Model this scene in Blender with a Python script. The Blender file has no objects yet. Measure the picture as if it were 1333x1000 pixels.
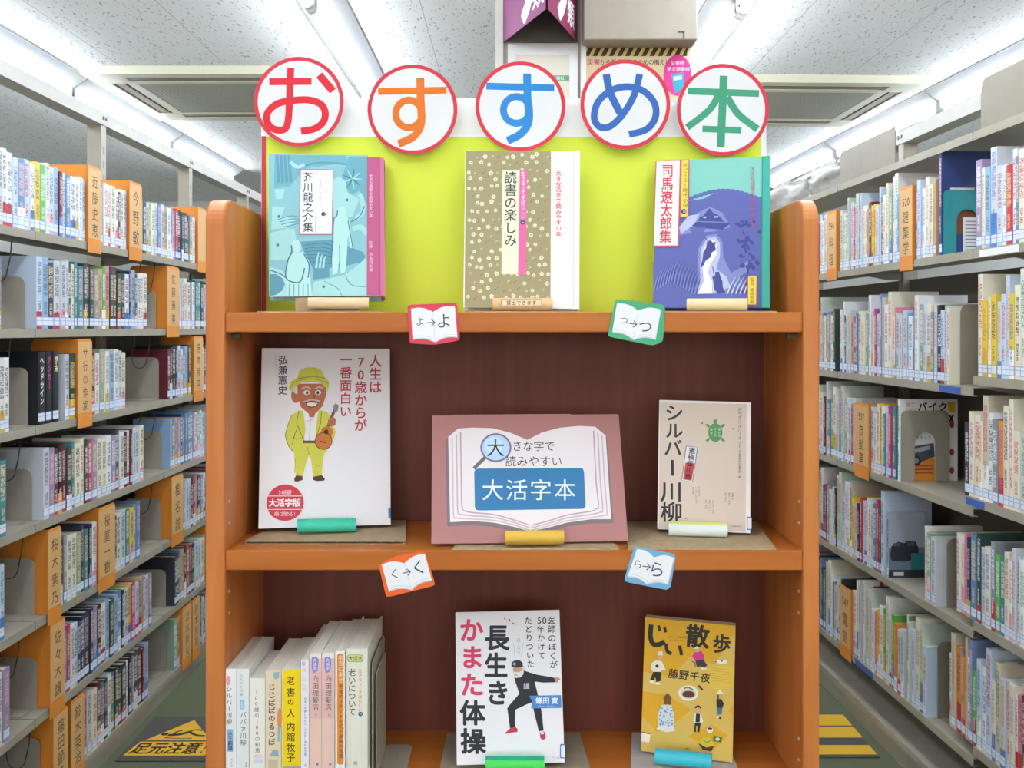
import bpy, math, random
import numpy as np
from mathutils import Matrix, Vector

# ------------------------------------------------------------------ camera, exposure, world
SC = bpy.context.scene
COL = SC.collection
F, CX, HOR = 1262.0, 666.5, 428.0       # focal length in pixels (1333 wide), principal column, horizon row
H = 1.31                                # camera height above the floor
cam_d = bpy.data.cameras.new('camera')
cam_d.sensor_width = 36.0
cam_d.lens = F / 1333.0 * 36.0
cam_d.shift_y = -(500.0 - HOR) / 1333.0
cam_d.clip_start = 0.05
cam = bpy.data.objects.new('camera', cam_d)
cam.location = (0, 0, H)
cam.rotation_euler = (math.radians(90), 0, 0)
COL.objects.link(cam)
SC.camera = cam
SC.view_settings.view_transform = 'Standard'
SC.view_settings.look = 'None'
SC.view_settings.exposure = 0.70
SC.view_settings.gamma = 1.0
SC.view_settings.use_curve_mapping = False
world = bpy.data.worlds.new('world')
SC.world = world
world.use_nodes = True
world.node_tree.nodes['Background'].inputs[0].default_value = (0.9, 0.95, 1.0, 1)
world.node_tree.nodes['Background'].inputs[1].default_value = 0.35
TUBE_STRENGTH = 27.0                    # glow of the fluorescent tubes, the light of the room
fill_lamp_d = bpy.data.lights.new('front_fill', 'AREA')      # added fill lamp behind the camera, brightens the display case from the front
fill_lamp_d.shape = 'RECTANGLE'; fill_lamp_d.size = 5.4; fill_lamp_d.size_y = 1.5
fill_lamp_d.energy = 42.0; fill_lamp_d.color = (1.0, 0.97, 0.94)
fill_lamp = bpy.data.objects.new('front_fill', fill_lamp_d)
fill_lamp.location = (0, -3.6, 1.45); fill_lamp.rotation_euler = (math.radians(104), 0, 0)
COL.objects.link(fill_lamp)
CEIL = H + 1.13

rnd = random.Random(11)

# ------------------------------------------------------------------ colours and materials
def lin(h):
    h = h.lstrip('#')
    out = []
    for i in (0, 2, 4):
        c = int(h[i:i + 2], 16) / 255.0
        out.append(c / 12.92 if c <= 0.04045 else ((c + 0.055) / 1.055) ** 2.4)
    return (out[0], out[1], out[2], 1.0)

MATS = {}
def new_mat(name):
    m = bpy.data.materials.new(name)
    m.use_nodes = True
    nt = m.node_tree
    return m, nt, nt.nodes['Principled BSDF']

def paint(h, rough=0.55, metal=0.0, spec=0.4):
    key = (h, rough, metal, spec)
    if key not in MATS:
        m, nt, b = new_mat('paint_' + h.lstrip('#'))
        b.inputs['Base Color'].default_value = lin(h)
        b.inputs['Roughness'].default_value = rough
        b.inputs['Metallic'].default_value = metal
        b.inputs['Specular IOR Level'].default_value = spec
        MATS[key] = m
    return MATS[key]

def noise_mat(name, c1, c2, scale=(1, 1, 1), nscale=8.0, rough=0.5, detail=4.0, bump=0.0, lo=0.3, hi=0.7, spec=0.4):
    m, nt, b = new_mat(name)
    N, L = nt.nodes, nt.links
    tc = N.new('ShaderNodeTexCoord')
    mp = N.new('ShaderNodeMapping')
    mp.inputs['Scale'].default_value = scale
    no = N.new('ShaderNodeTexNoise')
    no.inputs['Scale'].default_value = nscale
    no.inputs['Detail'].default_value = detail
    cr = N.new('ShaderNodeValToRGB')
    cr.color_ramp.elements[0].position = lo
    cr.color_ramp.elements[1].position = hi
    cr.color_ramp.elements[0].color = lin(c1)
    cr.color_ramp.elements[1].color = lin(c2)
    L.new(tc.outputs['Object'], mp.inputs['Vector'])
    L.new(mp.outputs[0], no.inputs['Vector'])
    L.new(no.outputs['Fac'], cr.inputs[0])
    L.new(cr.outputs[0], b.inputs['Base Color'])
    b.inputs['Roughness'].default_value = rough
    b.inputs['Specular IOR Level'].default_value = spec
    if bump:
        bp = N.new('ShaderNodeBump')
        bp.inputs['Strength'].default_value = bump
        bp.inputs['Distance'].default_value = 0.002
        L.new(no.outputs['Fac'], bp.inputs['Height'])
        L.new(bp.outputs[0], b.inputs['Normal'])
    return m

WOOD_V = noise_mat('wood_upright', '#bb6a30', '#cc8043', (9, 9, 0.7), 5.0, 0.36, 6.0, spec=0.3)
WOOD_H = noise_mat('wood_shelf', '#b06022', '#bf7232', (0.7, 9, 9), 5.0, 0.4, 6.0, spec=0.25)
WOOD_BACK = noise_mat('wood_back_panel', '#672f21', '#733829', (14, 3, 0.8), 6.0, 0.55, 5.0)
STEEL = noise_mat('steel_cream', '#9d9686', '#a49d8d', (1, 1, 1), 14.0, 0.42, 2.0)
STEEL_W = noise_mat('steel_white', '#aeaba3', '#b4b1a9', (1, 1, 1), 14.0, 0.4, 2.0)
STEEL_G = noise_mat('steel_grey', '#a39c8e', '#aaa395', (1, 1, 1), 30.0, 0.45, 3.0)
CARD = noise_mat('cardboard', '#ab9574', '#b8a381', (2, 2, 2), 60.0, 0.85, 3.0, 0.15)
CARPET = noise_mat('carpet', '#555b44', '#666c52', (1, 1, 1), 260.0, 0.95, 4.0, 0.6)
PLASTER = noise_mat('plaster', '#dcdbd6', '#e3e2dd', (1, 1, 1), 40.0, 0.8, 3.0, 0.1)
PAGES = noise_mat('page_edges', '#ded8c8', '#ece7da', (60, 1, 60), 12.0, 0.8, 2.0)
WIRE = paint('#6b675f', 0.35, 0.8)
WHITE = paint('#f2f1ee', 0.55)
ORANGE = noise_mat('divider_orange', '#e08a32', '#e5923b', (1, 1, 1), 20.0, 0.35, 2.0)
DIVIDER_TAPE = paint('#dcae74', 0.45)

def ceiling_material():
    m, nt, b = new_mat('ceiling_tiles')
    N, L = nt.nodes, nt.links
    tc = N.new('ShaderNodeTexCoord')
    def math_(op, a, bb=None):
        n = N.new('ShaderNodeMath'); n.operation = op
        for i, v in enumerate((a, bb)):
            if v is None: continue
            if isinstance(v, (int, float)): n.inputs[i].default_value = v
            else: L.new(v, n.inputs[i])
        return n.outputs[0]
    mp = N.new('ShaderNodeMapping')
    mp.inputs['Rotation'].default_value = (0, 0, 0.5)
    mp.inputs['Scale'].default_value = (115, 40, 1)
    L.new(tc.outputs['Object'], mp.inputs['Vector'])
    no = N.new('ShaderNodeTexNoise'); no.inputs['Scale'].default_value = 1.0; no.inputs['Detail'].default_value = 2.5
    L.new(mp.outputs[0], no.inputs['Vector'])
    pits = math_('GREATER_THAN', no.outputs['Fac'], 0.645)
    sp = N.new('ShaderNodeSeparateXYZ'); L.new(tc.outputs['Object'], sp.inputs[0])
    fx = math_('FRACT', math_('DIVIDE', math_('ADD', sp.outputs[0], 9.1 - 0.136), 0.455))
    row = math_('FLOOR', math_('DIVIDE', math_('ADD', sp.outputs[0], 9.1 - 0.136), 0.455))
    fy = math_('FRACT', math_('ADD', math_('DIVIDE', math_('ADD', sp.outputs[1], 9.1), 0.91), math_('MULTIPLY', row, 0.5)))
    s1 = math_('LESS_THAN', fx, 0.007)
    s2 = math_('LESS_THAN', fy, 0.0035)
    seam = math_('MAXIMUM', s1, s2)
    fac = math_('MAXIMUM', math_('MULTIPLY', pits, 0.62), math_('MULTIPLY', seam, 0.5))
    mx = N.new('ShaderNodeMix'); mx.data_type = 'RGBA'
    mx.inputs['A'].default_value = lin('#f2f4f3')
    mx.inputs['B'].default_value = lin('#7d7b75')
    L.new(fac, mx.inputs['Factor'])
    L.new(mx.outputs['Result'], b.inputs['Base Color'])
    b.inputs['Roughness'].default_value = 0.9
    return m

def spine_material():
    """printed book spine: cover colour, rows of dense small strokes for the title and author, a call-number label near the foot"""
    m, nt, b = new_mat('printed_spine')
    N, L = nt.nodes, nt.links
    def math_(op, a, bb=None):
        n = N.new('ShaderNodeMath'); n.operation = op
        for i, v in enumerate((a, bb)):
            if v is None: continue
            if isinstance(v, (int, float)): n.inputs[i].default_value = v
            else: L.new(v, n.inputs[i])
        return n.outputs[0]
    def attr(n):
        a = N.new('ShaderNodeAttribute'); a.attribute_name = n; return a
    cover, ink, acc = attr('cover'), attr('ink'), attr('accent')
    u1 = N.new('ShaderNodeUVMap'); u1.uv_map = 'spine'
    u2 = N.new('ShaderNodeUVMap'); u2.uv_map = 'size'
    s1 = N.new('ShaderNodeSeparateXYZ'); L.new(u1.outputs[0], s1.inputs[0])
    s2 = N.new('ShaderNodeSeparateXYZ'); L.new(u2.outputs[0], s2.inputs[0])
    x, z, h, t = s1.outputs[0], s1.outputs[1], s2.outputs[0], s2.outputs[1]
    ax = math_('DIVIDE', math_('ABSOLUTE', x), t)          # 0 .. 0.5
    fz = math_('DIVIDE', z, h)
    seed = math_('MULTIPLY', math_('ADD', math_('MULTIPLY', h, 977.0), math_('MULTIPLY', t, 5417.0)), 1.0)
    def strokes(sx, sz, off):
        c = N.new('ShaderNodeCombineXYZ')
        L.new(math_('MULTIPLY', x, sx), c.inputs[0]); L.new(math_('MULTIPLY', z, sz), c.inputs[1])
        L.new(math_('ADD', seed, off), c.inputs[2])
        n = N.new('ShaderNodeTexNoise'); n.inputs['Scale'].default_value = 1.0; n.inputs['Detail'].default_value = 1.0
        L.new(c.outputs[0], n.inputs['Vector']); return n.outputs['Fac']
    g = math_('MAXIMUM', math_('GREATER_THAN', strokes(240, 800, 0), 0.55), math_('GREATER_THAN', strokes(800, 240, 40), 0.57))
    cell = math_('FRACT', math_('DIVIDE', z, math_('MULTIPLY', t, 0.72)))
    gap = math_('GREATER_THAN', cell, 0.12)
    g = math_('MULTIPLY', g, gap)
    top = math_('ADD', 0.86, math_('MULTIPLY', math_('FRACT', math_('MULTIPLY', seed, 0.37)), 0.1))
    title = math_('MULTIPLY', math_('MULTIPLY', math_('LESS_THAN', ax, 0.33), math_('LESS_THAN', fz, top)), math_('GREATER_THAN', fz, 0.47))
    author = math_('MULTIPLY', math_('MULTIPLY', math_('LESS_THAN', ax, 0.22), math_('LESS_THAN', fz, 0.38)), math_('GREATER_THAN', fz, 0.2))
    inkm = math_('MULTIPLY', g, math_('MAXIMUM', title, author))
    band = math_('LESS_THAN', fz, acc.outputs['Alpha'])
    mx0 = N.new('ShaderNodeMix'); mx0.data_type = 'RGBA'
    L.new(band, mx0.inputs['Factor']); L.new(cover.outputs['Color'], mx0.inputs['A']); L.new(acc.outputs['Color'], mx0.inputs['B'])
    mx = N.new('ShaderNodeMix'); mx.data_type = 'RGBA'
    L.new(inkm, mx.inputs['Factor']); L.new(mx0.outputs['Result'], mx.inputs['A']); L.new(ink.outputs['Color'], mx.inputs['B'])
    lab = math_('MULTIPLY', math_('GREATER_THAN', z, 0.008), math_('LESS_THAN', z, 0.031))
    inner = math_('MULTIPLY', math_('MULTIPLY', math_('GREATER_THAN', z, 0.0095), math_('LESS_THAN', z, 0.0295)), math_('LESS_THAN', ax, 0.44))
    mid = math_('LESS_THAN', math_('ABSOLUTE', math_('SUBTRACT', z, 0.0215)), 0.0006)
    inner = math_('MULTIPLY', inner, math_('SUBTRACT', 1.0, mid))
    mxl = N.new('ShaderNodeMix'); mxl.data_type = 'RGBA'
    mxl.inputs['A'].default_value = lin('#7f9fd2'); mxl.inputs['B'].default_value = lin('#e3e8f2')
    L.new(inner, mxl.inputs['Factor'])
    mx2 = N.new('ShaderNodeMix'); mx2.data_type = 'RGBA'
    L.new(lab, mx2.inputs['Factor']); L.new(mx.outputs['Result'], mx2.inputs['A']); L.new(mxl.outputs['Result'], mx2.inputs['B'])
    L.new(mx2.outputs['Result'], b.inputs['Base Color'])
    b.inputs['Roughness'].default_value = 0.35
    return m

def cover_material():
    m, nt, b = new_mat('book_cover')
    a = nt.nodes.new('ShaderNodeAttribute'); a.attribute_name = 'cover'
    nt.links.new(a.outputs['Color'], b.inputs['Base Color'])
    b.inputs['Roughness'].default_value = 0.35
    return m

def emit_mat(name, h, s):
    m, nt, b = new_mat(name)
    b.inputs['Base Color'].default_value = lin('#ffffff')
    b.inputs['Emission Color'].default_value = lin(h)
    b.inputs['Emission Strength'].default_value = s
    return m

def plastic_material():
    m, nt, b = new_mat('clear_plastic')
    N, L = nt.nodes, nt.links
    tr = N.new('ShaderNodeBsdfTransparent')
    gl = N.new('ShaderNodeBsdfGlossy'); gl.inputs['Roughness'].default_value = 0.12
    df = N.new('ShaderNodeBsdfDiffuse'); df.inputs['Color'].default_value = lin('#e6e4e2')
    m1 = N.new('ShaderNodeMixShader'); m1.inputs[0].default_value = 0.35
    L.new(df.outputs[0], m1.inputs[1]); L.new(gl.outputs[0], m1.inputs[2])
    m2 = N.new('ShaderNodeMixShader'); m2.inputs[0].default_value = 0.5
    L.new(tr.outputs[0], m2.inputs[1]); L.new(m1.outputs[0], m2.inputs[2])
    L.new(m2.outputs[0], N['Material Output'].inputs[0])
    return m

def grille_material():
    m, nt, b = new_mat('intake_grille')
    N, L = nt.nodes, nt.links
    tc = N.new('ShaderNodeTexCoord')
    ck = N.new('ShaderNodeTexChecker'); ck.inputs['Scale'].default_value = 110.0
    ck.inputs[1].default_value = lin('#c2c0b0'); ck.inputs[2].default_value = lin('#8a887b')
    L.new(tc.outputs['Object'], ck.inputs['Vector'])
    L.new(ck.outputs[0], b.inputs['Base Color'])
    b.inputs['Roughness'].default_value = 0.6
    return m

CEIL_MAT = ceiling_material()
SPINE = spine_material()
COVER = cover_material()
TUBE = emit_mat('fluorescent_glow', '#ecf4ff', TUBE_STRENGTH)
PLASTIC = plastic_material()
GRILLE = grille_material()

# ------------------------------------------------------------------ mesh builder
class MB:
    def __init__(self):
        self.v, self.f, self.m, self.mats = [], [], [], []
    def mi(self, mat):
        if mat not in self.mats: self.mats.append(mat)
        return self.mats.index(mat)
    def add(self, vs, fs, mat, M=None):
        k = len(self.v); i = self.mi(mat)
        if M is not None: vs = [M @ Vector(p) for p in vs]
        self.v += [tuple(p) for p in vs]
        self.f += [tuple(a + k for a in f) for f in fs]
        self.m += [i] * len(fs)
        return self
    def box(self, x0, x1, y0, y1, z0, z1, mat, M=None):
        vs = [(x, y, z) for x in (x0, x1) for y in (y0, y1) for z in (z0, z1)]
        fs = [(0, 1, 3, 2), (4, 6, 7, 5), (0, 4, 5, 1), (2, 3, 7, 6), (0, 2, 6, 4), (1, 5, 7, 3)]
        return self.add(vs, fs, mat, M)
    def prism(self, poly, axis, a0, a1, mat, M=None):
        """extrude a 2-D polygon along an axis: 'x' poly is (y,z), 'y' poly is (x,z), 'z' poly is (x,y)"""
        n = len(poly)
        def p(q, a):
            return (a, q[0], q[1]) if axis == 'x' else (q[0], a, q[1]) if axis == 'y' else (q[0], q[1], a)
        vs = [p(q, a0) for q in poly] + [p(q, a1) for q in poly]
        fs = [tuple(range(n)), tuple(range(2 * n - 1, n - 1, -1))] + [(i, i + n, (i + 1) % n + n, (i + 1) % n) for i in range(n)]
        return self.add(vs, fs, mat, M)
    def tube(self, pts, r, mat, seg=6, M=None):
        pts = [Vector(p) for p in pts]
        vs, fs = [], []
        up = Vector((0.13, 0.31, 0.94))
        for i, p in enumerate(pts):
            d = (pts[min(i + 1, len(pts) - 1)] - pts[max(i - 1, 0)]).normalized()
            a = d.cross(up)
            if a.length < 1e-4: a = d.cross(Vector((1, 0, 0)))
            a.normalize(); c = d.cross(a)
            for j in range(seg):
                t = 2 * math.pi * j / seg
                vs.append(p + a * math.cos(t) * r + c * math.sin(t) * r)
        for i in range(len(pts) - 1):
            for j in range(seg):
                fs.append((i * seg + j, i * seg + (j + 1) % seg, (i + 1) * seg + (j + 1) % seg, (i + 1) * seg + j))
        fs.append(tuple(range(seg))); fs.append(tuple(range((len(pts) - 1) * seg, len(pts) * seg)))
        return self.add(vs, fs, mat, M)
    def build(self, name, parent=None, matrix=None, smooth=False, bevel=0.0):
        me = bpy.data.meshes.new(name)
        me.from_pydata(self.v, [], self.f)
        for mt in self.mats: me.materials.append(mt)
        me.polygons.foreach_set('material_index', self.m)
        if smooth: me.polygons.foreach_set('use_smooth', [True] * len(self.f))
        me.update()
        o = bpy.data.objects.new(name, me)
        COL.objects.link(o)
        if parent is not None: o.parent = parent
        if matrix is not None: o.matrix_local = matrix
        if bevel:
            b = o.modifiers.new('soft_edges', 'BEVEL'); b.width = bevel; b.segments = 2; b.limit_method = 'ANGLE'
        return o

def tag(o, label, cat, group=None):
    o['label'] = label; o['category'] = cat
    if group: o['group'] = group
    return o
def thing(name, label, cat, loc=(0, 0, 0), group=None, rot=None):
    o = bpy.data.objects.new(name, None)
    o.empty_display_size = 0.05
    COL.objects.link(o)
    o.matrix_world = Matrix.Translation(loc) @ (rot.to_4x4() if rot is not None else Matrix.Identity(4))
    return tag(o, label, cat, group)
def struct(o):
    o['kind'] = 'structure'; return o

def rounded(x0, y0, x1, y1, r, n=4):
    pts = []
    for cx, cy, a0 in ((x1 - r, y1 - r, 0), (x0 + r, y1 - r, 90), (x0 + r, y0 + r, 180), (x1 - r, y0 + r, 270)):
        for i in range(n + 1):
            a = math.radians(a0 + 90 * i / n)
            pts.append((cx + r * math.cos(a), cy + r * math.sin(a)))
    return pts

# ------------------------------------------------------------------ lettering and flat print
GLYPHS = {}
def glyph(ch, bold):
    key = (ch, bold)
    if key not in GLYPHS:
        c = bpy.data.curves.new('glyph', 'FONT')
        c.body = ch; c.size = 1.0; c.offset = bold; c.resolution_u = 4; c.fill_mode = 'BOTH'
        o = bpy.data.objects.new('glyph', c)
        COL.objects.link(o)
        e = o.evaluated_get(bpy.context.evaluated_depsgraph_get())
        m = e.to_mesh()
        GLYPHS[key] = ([(v.co.x, v.co.y) for v in m.vertices], [tuple(p.vertices) for p in m.polygons])
        e.to_mesh_clear()
        bpy.data.objects.remove(o); bpy.data.curves.remove(c)
    return GLYPHS[key]

def homography(src, dst):
    A = []
    for (x, y), (u, v) in zip(src, dst):
        A.append([x, y, 1, 0, 0, 0, -u * x, -u * y, -u])
        A.append([0, 0, 0, x, y, 1, -v * x, -v * y, -v])
    _, _, vt = np.linalg.svd(np.array(A, float))
    return vt[-1].reshape(3, 3)

class Art:
    """flat print on a face: shapes are given in the drawing's own units and mapped to the face (x across, z up, y out of it)"""
    STEP = 1.0e-5
    def __init__(self, corners, w, h, zoom=(0, 0, 1), centre=True):
        x0 = -w / 2 if centre else 0
        dst = [(x0, h), (x0 + w, h), (x0 + w, 0), (x0, 0)]
        self.Hm = homography(corners, dst)
        self.zoom = zoom
        self.art, self.let = MB(), MB()
        self.n = 2
    def p(self, x, y):
        ox, oy, s = self.zoom
        q = self.Hm @ np.array([ox + x * s, oy + y * s, 1.0])
        return (q[0] / q[2], q[1] / q[2])
    def _put(self, mb, pts, faces, col, n=None):
        y = -self.STEP * (self.n if n is None else n)
        mb.add([(a, y, b) for a, b in (self.p(*q) for q in pts)], faces, paint(col) if isinstance(col, str) else col)
    def poly(self, pts, col, let=False):
        self.n += 1
        self._put(self.let if let else self.art, pts, [tuple(range(len(pts)))], col)
    def rect(self, x0, y0, x1, y1, col): self.poly([(x0, y0), (x1, y0), (x1, y1), (x0, y1)], col)
    def rrect(self, x0, y0, x1, y1, r, col): self.poly(rounded(x0, y0, x1, y1, r), col)
    def frame(self, x0, y0, x1, y1, w, col, inner):
        self.rect(x0, y0, x1, y1, col); self.rect(x0 + w, y0 + w, x1 - w, y1 - w, inner)
    def ell(self, cx, cy, rx, ry, col, n=28, rot=0.0):
        c, s = math.cos(rot), math.sin(rot)
        pts = []
        for i in range(n):
            a, b = rx * math.cos(2 * math.pi * i / n), ry * math.sin(2 * math.pi * i / n)
            pts.append((cx + a * c - b * s, cy + a * s + b * c))
        self.poly(pts, col)
    def ring(self, cx, cy, r0, r1, col, n=48, let=False):
        self.n += 1
        pts = [(cx + r * math.cos(2 * math.pi * i / n), cy + r * math.sin(2 * math.pi * i / n)) for r in (r0, r1) for i in range(n)]
        self._put(self.let if let else self.art, pts, [(i, (i + 1) % n, (i + 1) % n + n, i + n) for i in range(n)], col)
    def line(self, pts, w, col, curve=True, let=False, taper=1.0):
        """a brush stroke of constant width along a smooth curve through the points"""
        if curve and len(pts) > 2:
            out = []
            P = [pts[0]] + list(pts) + [pts[-1]]
            for i in range(1, len(P) - 2):
                for k in range(6):
                    t = k / 6.0
                    out.append(tuple(0.5 * (2 * P[i][j] + (P[i + 1][j] - P[i - 1][j]) * t + (2 * P[i - 1][j] - 5 * P[i][j] + 4 * P[i + 1][j] - P[i + 2][j]) * t * t
                                     + (3 * P[i][j] - P[i - 1][j] - 3 * P[i + 1][j] + P[i + 2][j]) * t ** 3) for j in (0, 1)))
            pts = out + [pts[-1]]
        self.n += 1
        L, R = [], []
        for i, q in enumerate(pts):
            a, b = pts[max(i - 1, 0)], pts[min(i + 1, len(pts) - 1)]
            dx, dy = b[0] - a[0], b[1] - a[1]
            d = math.hypot(dx, dy) or 1.0
            ww = w / 2 * (1 + (taper - 1) * i / max(len(pts) - 1, 1))
            L.append((q[0] - dy / d * ww, q[1] + dx / d * ww)); R.append((q[0] + dy / d * ww, q[1] - dx / d * ww))
        k = len(pts)
        mb = self.let if let else self.art
        rise = [-self.STEP * (self.n + 0.9 * i / k) for i in range(k)] * 2
        mb.add([(a, y, b) for (a, b), y in zip((self.p(*q) for q in L + R), rise)], [(i, i + 1, k + i + 1, k + i) for i in range(k - 1)], paint(col) if isinstance(col, str) else col)
    def text(self, s, x, y, size, col, vertical=True, pitch=None, bold=0.0, sx=1.0, rot=0.0):
        """vertical: x is the column's centre, y its top; horizontal: x is the row's left end, y its middle"""
        self.n += 2
        pitch = pitch or size * 1.02
        k = 0
        c, sn = math.cos(rot), math.sin(rot)
        X0, Y0 = x, y
        for ch in s:
            if ch != ' ':
                vs, fs = glyph(ch, 0.0)
                adv = 0.0 if vertical else k * pitch
                cx, cy = (0.0, size * 0.5 + k * pitch) if vertical else (adv + size * 0.5, 0.0)
                half = 0.5
                if ord(ch) < 256:
                    half = max(v[0] for v in vs) / 2 + 0.03
                shifts = [(0.0, 0.0)] if bold < 0.008 else [(bold * math.cos(q), bold * math.sin(q)) for q in (0.785, 2.356, 3.927, 5.498)] if bold < 0.025 else [(bold * math.cos(q * 0.785), bold * math.sin(q * 0.785)) for q in range(8)]
                for q, (bx, by) in enumerate(shifts):
                    pts = []
                    for gx, gy in vs:
                        a, b = (gx + bx - half) * size * sx, -(gy + by - 0.37) * size
                        if vertical and ch in 'ー～': a, b = -b, a
                        a, b = cx + a, cy + b
                        pts.append((X0 + a * c - b * sn, Y0 + a * sn + b * c))
                    self._put(self.let, pts, fs, col, self.n + q * 0.2)
            k += 1
    def build(self, parent, art_name='cover_art', let_name='lettering', matrix=None):
        if self.art.f: self.art.build(art_name, parent, matrix)
        if self.let.f: self.let.build(let_name, parent, matrix)

def px(x, y, Y):
    """a point of the place at depth Y seen at that pixel"""
    return ((x - CX) * Y / F, Y, H - (y - HOR) * Y / F)

# ------------------------------------------------------------------ room shell
X0, X1, Y0, Y1 = -3.6, 3.6, -3.4, 8.6
struct(MB().box(X0, X1, Y0, Y1, -0.1, 0, CARPET).build('floor'))
struct(MB().box(X0, X1, Y0, Y1, CEIL, CEIL + 0.1, CEIL_MAT).build('ceiling'))
struct(MB().box(X0 - 0.1, X0, Y0, Y1, 0, CEIL, PLASTER).build('wall_left'))
struct(MB().box(X1, X1 + 0.1, Y0, Y1, 0, CEIL, PLASTER).build('wall_right'))
struct(MB().box(X0, X1, Y1, Y1 + 0.1, 0, CEIL, PLASTER).build('wall_back'))
wf = MB()
wf.box(X0, X1, Y0 - 0.1, Y0, 0, 0.65, PLASTER); wf.box(X0, X1, Y0 - 0.1, Y0, 2.25, CEIL, PLASTER)
wf.box(X0, -2.8, Y0 - 0.1, Y0, 0.65, 2.25, PLASTER); wf.box(2.8, X1, Y0 - 0.1, Y0, 0.65, 2.25, PLASTER)
struct(wf.build('wall_front'))  # unseen wall, its opening cut to let the added fill lamp through
wf = MB()
for x in (-2.8, -1.4, 0.0, 1.4, 2.76): wf.box(x, x + 0.04, Y0 - 0.08, Y0 - 0.03, 0.65, 2.25, paint('#b9b9b6', 0.4, 0.6))
for z in (0.65, 2.21): wf.box(-2.8, 2.8, Y0 - 0.08, Y0 - 0.03, z, z + 0.04, paint('#b9b9b6', 0.4, 0.6))
struct(wf.build('added_window_1'))  # invented window frame, put in to go with the fill lamp
for nm, a in (('baseboard_left', (X0, X0 + 0.012, Y0, Y1)), ('baseboard_right', (X1 - 0.012, X1, Y0, Y1)), ('baseboard_back', (X0, X1, Y1 - 0.012, Y1))):
    struct(MB().box(*a, 0, 0.07, paint('#6d655a')).build(nm))
# square column behind the display case
CY = 2.9
cxl, cxr = (650 - CX) * CY / F, (898 - CX) * CY / F
struct(MB().box(cxl, cxr, CY, CY + 0.5, 0, CEIL, noise_mat('column_paint', '#beb5a8', '#c4bbae', (1, 1, 1), 40, 0.8)).build('column'))
trim = MB()
trim.box(cxl - 0.012, cxl + 0.012, CY - 0.012, CY + 0.02, 0, CEIL, paint('#d9d6cd'))
struct(trim.build('trim_1'))
xm = (759 - CX) * CY / F
struct(MB().box(xm - 0.008, xm + 0.008, CY - 0.02, CY, 0, CEIL, paint('#e4e1d9')).build('trim_2'))

# ------------------------------------------------------------------ fluorescent ceiling lights
def ceiling_light(x, y0, slope, label, group):
    L = 1.22
    ang = math.atan(slope)
    t = thing('ceiling_light', label, 'light', (x + slope * y0, y0, CEIL), group, Matrix.Rotation(-ang, 3, 'Z'))
    b = MB()
    prof = [(-0.085, 0.0), (0.085, 0.0), (0.085, -0.008), (0.022, -0.052), (-0.022, -0.052), (-0.085, -0.008)]
    b.prism(prof, 'y', 0.0, 1.25, paint('#c9ccd0', 0.35))
    b.build('reflector', t)
    tb = MB().tube([(0, 0.045, -0.078), (0, 1.205, -0.078)], 0.0155, TUBE, 8).build('fluorescent_tube', t)
    for yy in (0.02, 1.23):
        s = MB()
        s.box(-0.02, 0.02, yy - 0.014, yy + 0.014, -0.083, -0.048, WHITE)
        s.prism([(0.02 * math.cos(k * math.pi / 6), -0.083 + 0.02 * math.sin(k * math.pi / 6)) for k in range(12)], 'y', yy - 0.014, yy + 0.014, WHITE)
        s.build('lamp_holder', t)
    return t
ORD = ['first', 'second', 'third', 'fourth', 'fifth', 'sixth', 'seventh', 'eighth', 'ninth', 'tenth']
LIGHT_ROWS = [
    (-1.985, 3.09, 0.0, (-4, 3), 'above the novel bookcase'),
    (-0.655, 1.88, 0.0, (-3, 4), 'over the aisle beside the novel bookcase'),
    (0.755, 1.94, 0.0, (-3, 4), 'over the aisle beside the handbook bookcase'),
    (2.28, 2.08, -0.053, (-3, 4), 'above the handbook bookcase')]
for x, ys, sl, (a, b), where in LIGHT_ROWS:
    for k in range(a, b):
        ceiling_light(x, ys + 1.26 * k, sl, f'bare-tube ceiling light {where}, {ORD[k - a]} in its line', 'fluorescent ceiling lights')

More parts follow.
